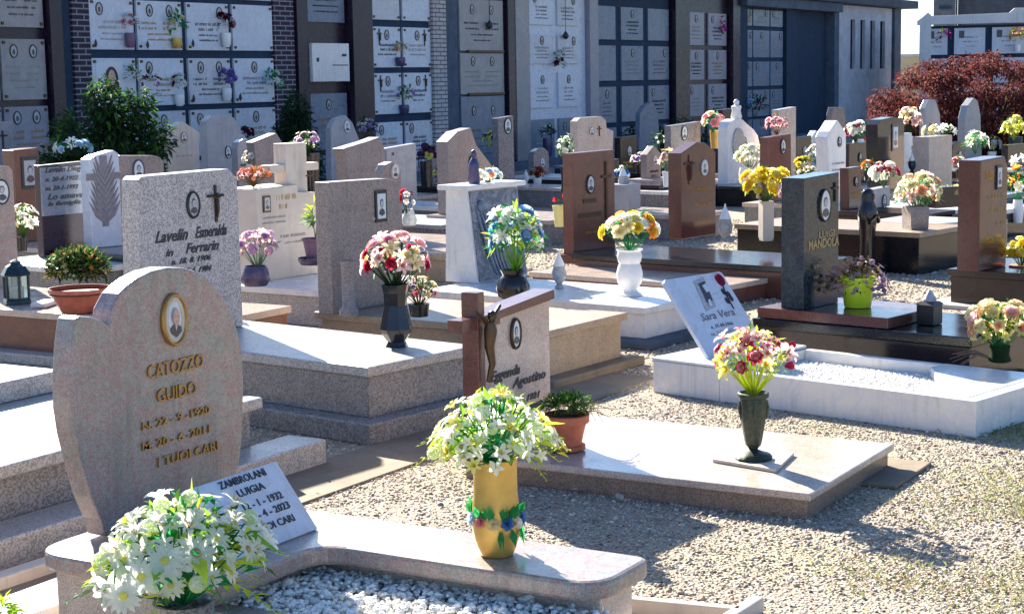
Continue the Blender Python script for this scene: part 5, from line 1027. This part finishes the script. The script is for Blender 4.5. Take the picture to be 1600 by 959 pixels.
spec('dark green black headstone with rounded shoulder and pale portrait in front of the maple', 6.0, [(1374, 300), (1371, 195), (1377, 187), (1395, 183), (1410, 185), (1413, 195)], 'black_granite', [('medal', 1398, 215, 42, 'rect', 'photo_dark', .55, 'grey')], thick=.14, ledger='grey_marble', zb=.28)
spec('purple pink pillar headstone crowned with white flowers', 5.6, [(1452, 214), (1488, 211)], 'rose_granite', thick=.2, ledger='black_granite')
spec('tall pointed grey marble headstone in front of the maple', 7.4, [(1507, 240), (1508, 185), (1513, 165), (1522, 153), (1528, 158), (1532, 180), (1534, 240)], 'grey_marble', ledger='black_granite', thick=.12)
spec('narrow pointed striped headstone behind the pillar with white flowers', 8.0, [(1446, 230), (1446, 170), (1452, 156), (1462, 156), (1469, 180), (1470, 230)], 'grey_marble', [('scrawl', [(1452, 200, 1464, 8)], 'ink')], thick=.1, ledger='black_granite')
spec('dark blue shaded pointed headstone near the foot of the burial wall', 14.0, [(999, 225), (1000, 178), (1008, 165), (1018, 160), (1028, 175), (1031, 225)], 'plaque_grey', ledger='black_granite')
spec('small red brown headstone half hidden under the far roof pillar', 9.4, [(1300, 180), (1303, 168), (1318, 168), (1321, 182)], 'pinkgrey_marble')
# G11 black tomb with mitred slab behind the dark statue
Nw = gz(1438, 364, .34); o = tomb('black polished low tomb with a pale grey splayed end, carrying a brown vase', (Nw.x, Nw.y, 0), .85, 1.75, -10, [('body', .02, 0, .295, 'black_granite', .003), ('cover_slab', 0, .297, .34, 'tan_granite', .005)])
P = wpt(o, .1, 1.55, .341); Fg = Face(o, P, 0, radians(-10)); Fg.head([(1366, 300), (1366, 296), (1391, 291)], .10, 'grey_marble', drop=.341) ; Fg.medal(1381, 315, 22, 'oval', 'photo_dark', .6, 'grey')
Nw = gz(1520, 402, .05); o = tomb('pale grey low granite tomb edge to the right of the black tomb', (Nw.x, Nw.y+.1, 0), .9, 1.0, -10, [('body', .0, 0, .26, 'grey_granite', .004), ('cover_slab', -.0, .262, .30, 'pale_granite', .004)])
P = gz(1428, 358, .343); q = mpp(P); vase_px('brown square stone vase on the black polished tomb', 1430, 322, 359, [(19, 0), (21, .1), (22, .9), (20, 1)], P.y, 'pinkgrey_marble', seg=4)
BQ('peach and white lily bouquet with one orange rose in the brown square vase', 1434, 272, 334, 76, P.y, [('lily', 'p_palepink', 'p_peach', 8, 13), ('rose', 'p_cream', None, 8, 11), ('rose', 'p_peach', None, 6, 10), ('rose', 'p_orange', None, 1, 12), ('star', 'p_greenwhite', None, 14, 8)], (170, 12, ['leaf_sage', 'leaf_emerald', 'leaf_sage']), seed=40, low=-.35)
BQ('small white and pink pansy bouquet above the grey stone behind the statue', 1381, 255, 292, 42, 4.9, [('rose', 'p_palepink', 'p_crimson', 5, 9), ('rose', 'p_white', None, 6, 9)], (50, 9, ['leaf_sage', 'leaf_dark']), seed=41)
# dark Madonna statue
P = gz(1355, 412, .09); q = mpp(P); mb = MB().mat('black_ceramic')
H = 118*q
mb.lathe([(r*H*1.18, z*H) for r, z in ((.105, 0), (.11, .02), (.105, .10), (.10, .28), (.108, .42), (.128, .56), (.135, .66), (.122, .74), (.098, .80), (.086, .84), (.086, .88), (.088, .92), (.076, .965), (.045, .99), (.01, 1.0))], 24, sq=.75, lobes=9, la=.035)
mb.tube([(-.12*H, -.03*H, .68*H), (-.12*H, -.09*H, .56*H), (-.01*H, -.13*H, .64*H)], [.04*H, .036*H, .022*H], 8).tube([(.12*H, -.03*H, .68*H), (.12*H, -.09*H, .56*H), (.01*H, -.13*H, .64*H)], [.04*H, .036*H, .022*H], 8).ell((0, -.045*H, .885*H), (.05*H, .055*H, .062*H), 12, 8)
o = mb.obj('statue', None, smooth=True); o.location = P; o.rotation_euler = (0, 0, radians(-8)); tag(o, 'dark veiled praying Madonna statue standing behind the lime yellow pot', 'statue')
o = MB().mat('black_granite').box(-.14, .14, -.12, .12, 0, .088).obj('statue_base', bevel=.003); o.location = (P.x, P.y, 0); o.name = 'stone_tile'; tag(o, 'flat black stone tile under the dark Madonna statue', 'tile')
# background flowers and vases
L1 = [
 ('lilac and white hydrangea like bouquet in the dark purple pot', 403, 356, 420, 66, 7.1, [('ball', 'p_lilac', 'p_palepink', 9, 11), ('rose', 'p_lilac', 'p_palepink', 6, 11), ('lily', 'p_palepink', None, 4, 11)], (60, 10, ['leaf_sage', 'leaf']), ('round dark purple stone pot right of the speckled headstone', 400, 415, 446, [(18, 0), (23, .3), (20, .8), (17, 1)], 'navy_ceramic')),
 ('white lily bouquet with green leaves at the left edge', 36, 318, 372, 42, 9.0, [('lily', 'p_white', None, 9, 10), ('star', 'p_cream', None, 6, 8)], (90, 10, ['leaf', 'leaf_sage']), ('small dark vase under the white lilies at the left edge', 34, 370, 392, [(8, 0), (10, 1)], 'black_ceramic')),
 ('rusty orange heather plant on top of the cream stone block', 396, 262, 290, 58, 7.62, [('ball', 'p_peach', 'p_orange', 10, 5), ('star', 'p_pink', None, 10, 5)], (160, 8, ['leaf_dry', 'leaf_dry', 'leaf_maple']), None),
 ('pink and lilac roses behind the cream cross', 478, 205, 245, 40, 9.4, [('rose', 'p_palepink', 'p_lilac', 8, 7), ('star', 'p_greenwhite', None, 8, 6)], (120, 9, ['leaf_dark', 'leaf']), ('dark vase behind the cream cross', 490, 240, 300, [(8, 0), (12, 1)], 'black_ceramic')),
 ('yellow green spiky plant in a purple plastic pot beside the cream stone', 493, 312, 372, 22, 6.9, [('star', 'p_lemon', None, 4, 5)], (70, 18, ['leaf_sage', 'leaf_lime']), None),
 ('white calla and blue flowers on the low far left grave', 118, 220, 243, 66, 11.8, [('lily', 'p_white', None, 6, 9), ('rose', 'p_paleblue', None, 4, 8)], (60, 10, ['leaf_dark', 'leaf_emerald']), None),
 ('dark red and green wreath by the dark glass vase left of the gabled stone', 241, 196, 222, 26, 12.4, [('rose', 'p_darkred', None, 5, 6), ('star', 'p_white', None, 3, 5)], (50, 9, 'leaf_dark'), ('clear dark glass vase left of the little cream gabled stone', 243, 216, 234, [(9, 0), (10, 1)], 'lantern_metal')),
 ('red and white carnations before the striped marble stone', 636, 295, 335, 24, 6.9, [('rose', 'p_red', None, 3, 7), ('rose', 'p_magenta', None, 1, 6), ('rose', 'p_white', None, 4, 7)], (30, 8, 'leaf_dark'), ('pale grey conical vase under the red and white carnations', 640, 326, 352, [(10, 0), (12, .3), (6, 1)], 'grey_ceramic')),
 ('dark purple bouquet with one yellow bloom beside the pale brick pier', 668, 226, 256, 28, 11.6, [('ball', 'p_purple', 'p_darkred', 9, 7), ('rose', 'p_lemon', None, 1, 7)], (50, 9, 'leaf_dark'), ('tall dark vase under the dark purple bouquet', 667, 252, 292, [(9, 0), (10, 1)], 'black_ceramic')),
 ('yellow green leafy bouquet left of the small dark oval photo stone', 764, 206, 228, 22, 12.3, [('star', 'p_lemon', None, 7, 5), ('ball', 'p_purple', None, 3, 5)], (40, 8, ['leaf_lime', 'leaf_dark']), None),
 ('trailing white flowers and ivy beside the tall red brown headstone', 884, 208, 262, 24, 7.9, [('rose', 'p_white', None, 8, 5), ('star', 'p_greenwhite', None, 8, 5)], (120, 8, ['leaf', 'leaf_dark', 'leaf_sage']), ('dark slim vase under the trailing white flowers', 884, 260, 300, [(8, 0), (6, .4), (9, 1)], 'black_ceramic')),
 ('dark blue and white bouquet right of the tall red brown headstone', 972, 258, 286, 24, 8.2, [('rose', 'p_white', None, 4, 6), ('rose', 'p_blue', None, 3, 6)], (50, 8, 'leaf_dark'), None),
 ('peach lilies left of the brown pitched headstone', 1042, 232, 274, 22, 7.6, [('lily', 'p_peach', None, 5, 8), ('rose', 'p_palepink', None, 3, 7)], (40, 9, 'leaf'), ('white vase left of the brown pitched headstone', 1044, 268, 292, [(7, 0), (9, 1)], 'white_ceramic')),
 ('pink white and peach bouquet beside the dark brown pillar stone', 1114, 176, 206, 30, 9.0, [('rose', 'p_pink', None, 4, 8), ('rose', 'p_palepink', None, 4, 8), ('rose', 'p_cream', None, 3, 7)], (50, 9, 'leaf_emerald'), ('olive green tall vase beside the dark brown pillar stone', 1120, 204, 232, [(9, 0), (11, 1)], 'gold_vase')),
 ('big white and pale green bouquet before the white arched monument', 1173, 226, 266, 54, 7.4, [('rose', 'p_white', None, 10, 8), ('star', 'p_greenwhite', None, 14, 7), ('rose', 'p_cream', None, 4, 7)], (110, 10, ['leaf_sage', 'leaf']), ('pale blue grey vase under the white and pale green bouquet', 1166, 262, 288, [(8, 0), (12, .6), (10, 1)], 'white_ceramic')),
 ('pink heather like flowers on the short brown headstone', 1214, 182, 210, 36, 7.1, [('rose', 'p_palepink', 'p_pink', 7, 6), ('star', 'p_pink', None, 8, 5)], (40, 8, 'leaf_dry'), None),
 ('white lilies on the left of the slim white gabled stone', 1275, 228, 256, 26, 7.0, [('lily', 'p_white', None, 5, 8), ('rose', 'p_white', None, 3, 6)], (50, 8, 'leaf'), None),
 ('white and cream flowers and driftwood on top of the dark slab behind the green stone', 1262, 262, 280, 40, 5.2, [('rose', 'p_white', None, 3, 7), ('rose', 'p_cream', None, 3, 6)], (60, 10, ['leaf_dry', 'leaf_dark']), None),
 ('lilac and plum flowers left of the dark green headstone', 1230, 282, 318, 26, 4.6, [('rose', 'p_dustylilac', 'p_palepink', 8, 7), ('ball', 'p_dustylilac', None, 4, 6)], (50, 8, 'leaf_dark'), ('black low vase left of the dark green headstone', 1232, 312, 350, [(8, 0), (11, 1)], 'black_ceramic')),
 ('white and pink mixed bouquet in the tall white vase left of the maple', 1337, 190, 222, 32, 7.0, [('rose', 'p_white', None, 6, 7), ('rose', 'p_palepink', 'p_crimson', 5, 7), ('star', 'p_lemon', None, 4, 5)], (40, 8, 'leaf'), ('tall white vase between the gabled stone and the dark green black stone', 1341, 218, 254, [(9, 0), (10, .8), (8, 1)], 'white_ceramic')),
 ('cream and pink bouquet right of the dark rounded headstone', 1422, 168, 212, 36, 6.6, [('rose', 'p_cream', None, 6, 8), ('rose', 'p_palepink', None, 6, 7), ('lily', 'p_white', None, 3, 8)], (60, 9, ['leaf_dark', 'leaf_dry']), ('white slender vase right of the dark rounded headstone', 1417, 208, 246, [(7, 0), (7, 1)], 'white_ceramic')),
 ('white lilies laid on top of the purple pink pillar headstone', 1468, 196, 213, 48, 5.75, [('lily', 'p_white', None, 6, 9), ('rose', 'p_cream', None, 2, 9)], (20, 8, 'leaf_sage'), None),
 ('white lily bouquet before the tall pointed marble stone', 1524, 206, 240, 32, 6.3, [('lily', 'p_white', None, 6, 9), ('star', 'p_greenwhite', None, 5, 7)], (70, 9, ['leaf', 'leaf_emerald']), None),
 ('pale yellow flowers in the green vase at the far right', 1584, 184, 218, 34, 6.6, [('rose', 'p_lemon', None, 8, 8), ('lily', 'p_cream', None, 4, 9)], (60, 10, ['leaf_lime', 'leaf']), ('green glass vase at the far right in front of the maple', 1586, 214, 252, [(9, 0), (11, 1)], 'lantern_metal')),
 ('yellow leaved low plant in the trough behind the pink pillar stone', 1492, 290, 306, 50, 4.3, [('star', 'p_lemon', None, 14, 5)], (90, 8, ['leaf_lime', 'leaf_dry']), None),
 ('white lily standing behind the trough at the far right', 1592, 244, 262, 26, 5.6, [('lily', 'p_white', None, 4, 9)], (20, 8, 'leaf'), None),
 ('small white blossoms left of the grey framed headstone in the shade', 1030, 206, 236, 24, 10.2, [('star', 'p_white', None, 7, 4)], (60, 8, 'leaf_dark'), None),
 ('dark leafy plant with pale blooms by the dark pillar near the wall', 1180, 150, 185, 40, 13.6, [('rose', 'p_paleblue', None, 3, 6), ('star', 'p_magenta', None, 3, 4)], (110, 9, 'leaf_dark'), None),
 ('purple and white small bouquet beside the blue shaded stone', 574, 182, 222, 30, 13.5, [('rose', 'p_lilac', None, 4, 6), ('star', 'p_white', None, 6, 5)], (80, 9, 'leaf_dark'), None),
 ('white pink tiny bouquet on the wall foot left of the cream pillar', 385, 198, 222, 24, 13.6, [('rose', 'p_darkred', None, 6, 6)], (40, 8, 'leaf_dark'), None)]
for i, (lb, x, yt, yb, wd, Y, fl, lv, vs_) in enumerate(L1):
    nm = 'potted_plant' if 'plant' in lb or 'heather plant' in lb else 'flower_bouquet'
    BQ(lb, x, yt, yb, wd, Y, fl, lv, seed=100+i, name=nm, cat='plant' if nm == 'potted_plant' else 'flowers')
    if vs_: vase_px(vs_[0], vs_[1], vs_[2], vs_[3], vs_[4], Y, vs_[5], seg=16)
P = py(492, 414, 6.9); vase_px('purple plastic flower pot beside the cream stone', 492, 372, 404, [(13, 0), (18, .9), (20, .9), (20, 1)], 6.9, 'purple_plastic', 'plant_pot', 'pot', seg=24)
vase_px('dark blue saucer under the purple plastic pot', 490, 402, 413, [(20, 0), (24, .6), (24, 1)], 6.9, 'navy_ceramic', 'saucer', 'saucer', seg=24)
t = MB().mat('dark_brown').box(-.32, .32, -.1, .1, 0, .18).obj('planter', bevel=.006); P = py(1492, 322, 4.3); t.location = P; t.rotation_euler = (0, 0, radians(-30)); tag(t, 'long dark trough planter holding the yellow leaved plant', 'planter')
votive('pale stone grave lamp right of the tall red brown headstone', py(974, 300, 7.6), .26, 'grey_ceramic'); tt = MB().mat('grey_marble').box(-.14, .14, -.12, .12, 0, .25).obj('pedestal', bevel=.004); P = py(974, 327, 7.6); tt.location = P; tag(tt, 'small square grey pedestal under the pale stone grave lamp', 'pedestal')
votive('white grave lamp in the dark zone before the blue plaques', gz(822, 288, .2), .2, 'white_ceramic'); votive('small white grave lamp beside the dark purple bouquet', gz(664, 292, .25), .18, 'white_ceramic')
votive('blue glass grave lamp in front of the maple', py(1425, 270, 5.8), .22, 'lantern_metal'); votive('white grave lamp on the slab left of the blue glass lamp', py(1331, 285, 5.9), .16, 'white_ceramic')
# ledger slabs of further graves whose stones are hidden, seen between the rows
for i, (lb, x, y, z, W, Ln, mt_, bd) in enumerate((
 ('low dark grave with a pale top between the tall brown stone and the dark zone', 1055, 300, .24, .9, 1.9, 'white_marble', 'grey_granite_dark'),
 ('blue grey slab grave right of the red and white carnations', 690, 352, .22, .9, 1.6, 'grey_marble', 'grey_granite_dark'),
 ('pale slab grave lying behind the lilac bouquet and left of the cream carnations', 700, 400, .22, .9, 1.5, 'tan_granite', 'tan_granite'),
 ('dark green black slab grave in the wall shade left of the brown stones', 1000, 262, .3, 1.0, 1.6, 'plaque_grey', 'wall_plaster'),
 ('cream slab grave behind the dark green headstone', 1370, 310, .26, .9, 1.5, 'cream_stone', 'grey_granite_dark'),
 ('white topped slab grave at the far right behind the dark planter', 1560, 330, .28, .9, 1.6, 'white_marble', 'black_granite'))):
    z += .0013*i-.006; N_ = gz(x, y, z); tomb(lb, (N_.x, N_.y, 0), W, Ln, -8, [('body', .02, 0, z-.045, bd, .003), ('cover_slab', 0, z-.043, z, mt_, .005)])

# smaller stones packed into the far rows
EX = [
 ('small dark granite headstone behind the far left red brown one', 88, 222, 28, 13.0, 'grey_granite_dark', 'flat'),
 ('little arched grey headstone between the blue grey one and the pointed one', 383, 218, 24, 11.6, 'grey_marble', 'arch'),
 ('dark low headstone right of the pale pink stone in the wall shade', 982, 214, 26, 11.0, 'black_granite', 'flat'),
 ('small dark arched headstone left of the tall red brown stone in the shade', 846, 232, 24, 11.8, 'grey_granite_dark', 'arch'),
 ('pale headstone with a pointed top left of the brown pitched one', 1022, 228, 22, 9.9, 'pinkgrey_marble', 'point'),
 ('small black headstone right of the short brown one in the far rows', 1256, 214, 24, 8.4, 'black_granite', 'flat'),
 ('small white pointed headstone between the black one and the gabled one', 1276, 204, 18, 8.8, 'white_marble', 'point'),
 ('low dark headstone behind the white tall vase by the maple', 1342, 224, 30, 6.9, 'dark_brown', 'flat'),
 ('white marble slim headstone right of the dark rounded stone', 1424, 214, 20, 6.6, 'white_marble', 'arch'),
 ('dark small headstone between the pillar stone and the tall pointed one', 1498, 222, 20, 6.8, 'black_granite', 'arch'),
 ('grey arched headstone right of the tall pointed marble one', 1552, 176, 22, 8.3, 'grey_marble', 'arch'),
 ('pale pointed headstone near the right edge before the maple', 1574, 165, 18, 8.9, 'pinkgrey_marble', 'point'),
 ('black square headstone at the right edge behind the yellow flowers', 1590, 226, 30, 6.1, 'black_granite', 'flat'),
 ('dark maroon low headstone under the blue white bouquet, far centre', 958, 250, 20, 9.9, 'maroon_granite', 'flat'),
 ('grey low headstone with photo by the dark purple bouquet', 684, 236, 18, 11.9, 'grey_granite_dark', 'arch'),
 ('brown low headstone between the statue and the white gabled one', 1336, 262, 20, 5.6, 'brown_granite', 'flat')]
for lb, x, yt, w_, Y, mt_, sh in EX:
    h = w_/2; ol = {'flat': [(x-h, yt+1), (x+h, yt-2)], 'arch': [(x-h, yt+14), (x-h*.85, yt+5), (x-h*.3, yt), (x+h*.3, yt-1), (x+h*.85, yt+4), (x+h, yt+13)], 'point': [(x-h, yt+14), (x, yt), (x+h, yt+12)]}[sh]
    o, F = bg(lb, Y, ol, mt_, W=.62, ln=.9, ledger=random.choice(['white_marble', 'dark_brown', 'grey_marble']), body='dark_brown'); F.medal(x+h*.1, yt+22, 15, 'oval', 'bronze' if 'white' in lb else 'photo_grey', .7, 'grey')
    F.scrawl([(x-h*.6, yt+42, x+h*.6, 4), (x-h*.4, yt+49, x+h*.5, 4)], 'gold_text' if mt_ in ('black_granite', 'dark_brown', 'brown_granite', 'maroon_granite') else 'ink')
EB = [
 ('small white carnations before the little arched grey headstone', 392, 236, 26, 11.0, ['p_white', 'p_palepink']), ('yellow and white flowers before the small black headstone', 1254, 246, 24, 7.6, ['p_yellow', 'p_white']),
 ('pink flowers low in front of the dark arched headstone', 1500, 246, 24, 6.2, ['p_pink', 'p_white']), ('white flowers at the foot of the grey arched headstone by the maple', 1550, 216, 26, 7.6, ['p_white', 'p_cream']),
 ('orange and white flowers between the vase and the gabled stone', 1356, 252, 20, 6.0, ['p_orange', 'p_white']), ('lilac flowers in the shade by the black low headstone', 1000, 240, 22, 10.4, ['p_lilac', 'p_white']),
 ('red and cream flowers low before the dark arched stone in the shade', 840, 262, 20, 11.2, ['p_red', 'p_cream']), ('pale yellow flowers beside the striped stone foot', 690, 262, 18, 11.0, ['p_lemon', 'p_purple'])]
for i, (lb, x, yt, w_, Y, cs) in enumerate(EB):
    BQ(lb, x, yt, yt+w_*.85, w_, Y, [('rose', cs[0], None, 6, 6), ('lily' if i % 2 else 'star', cs[1], None, 6, 6)], (50, 9, ['leaf', 'leaf_dark']), seed=300+i); vase_px('small vase holding the '+' '.join(lb.split(' ')[:10]), x, yt+w_*.8, yt+w_*.8+14, [(5, 0), (7, .8), (7, 1)], Y, ['white_ceramic', 'black_ceramic', 'bronze'][i % 3], seg=12)
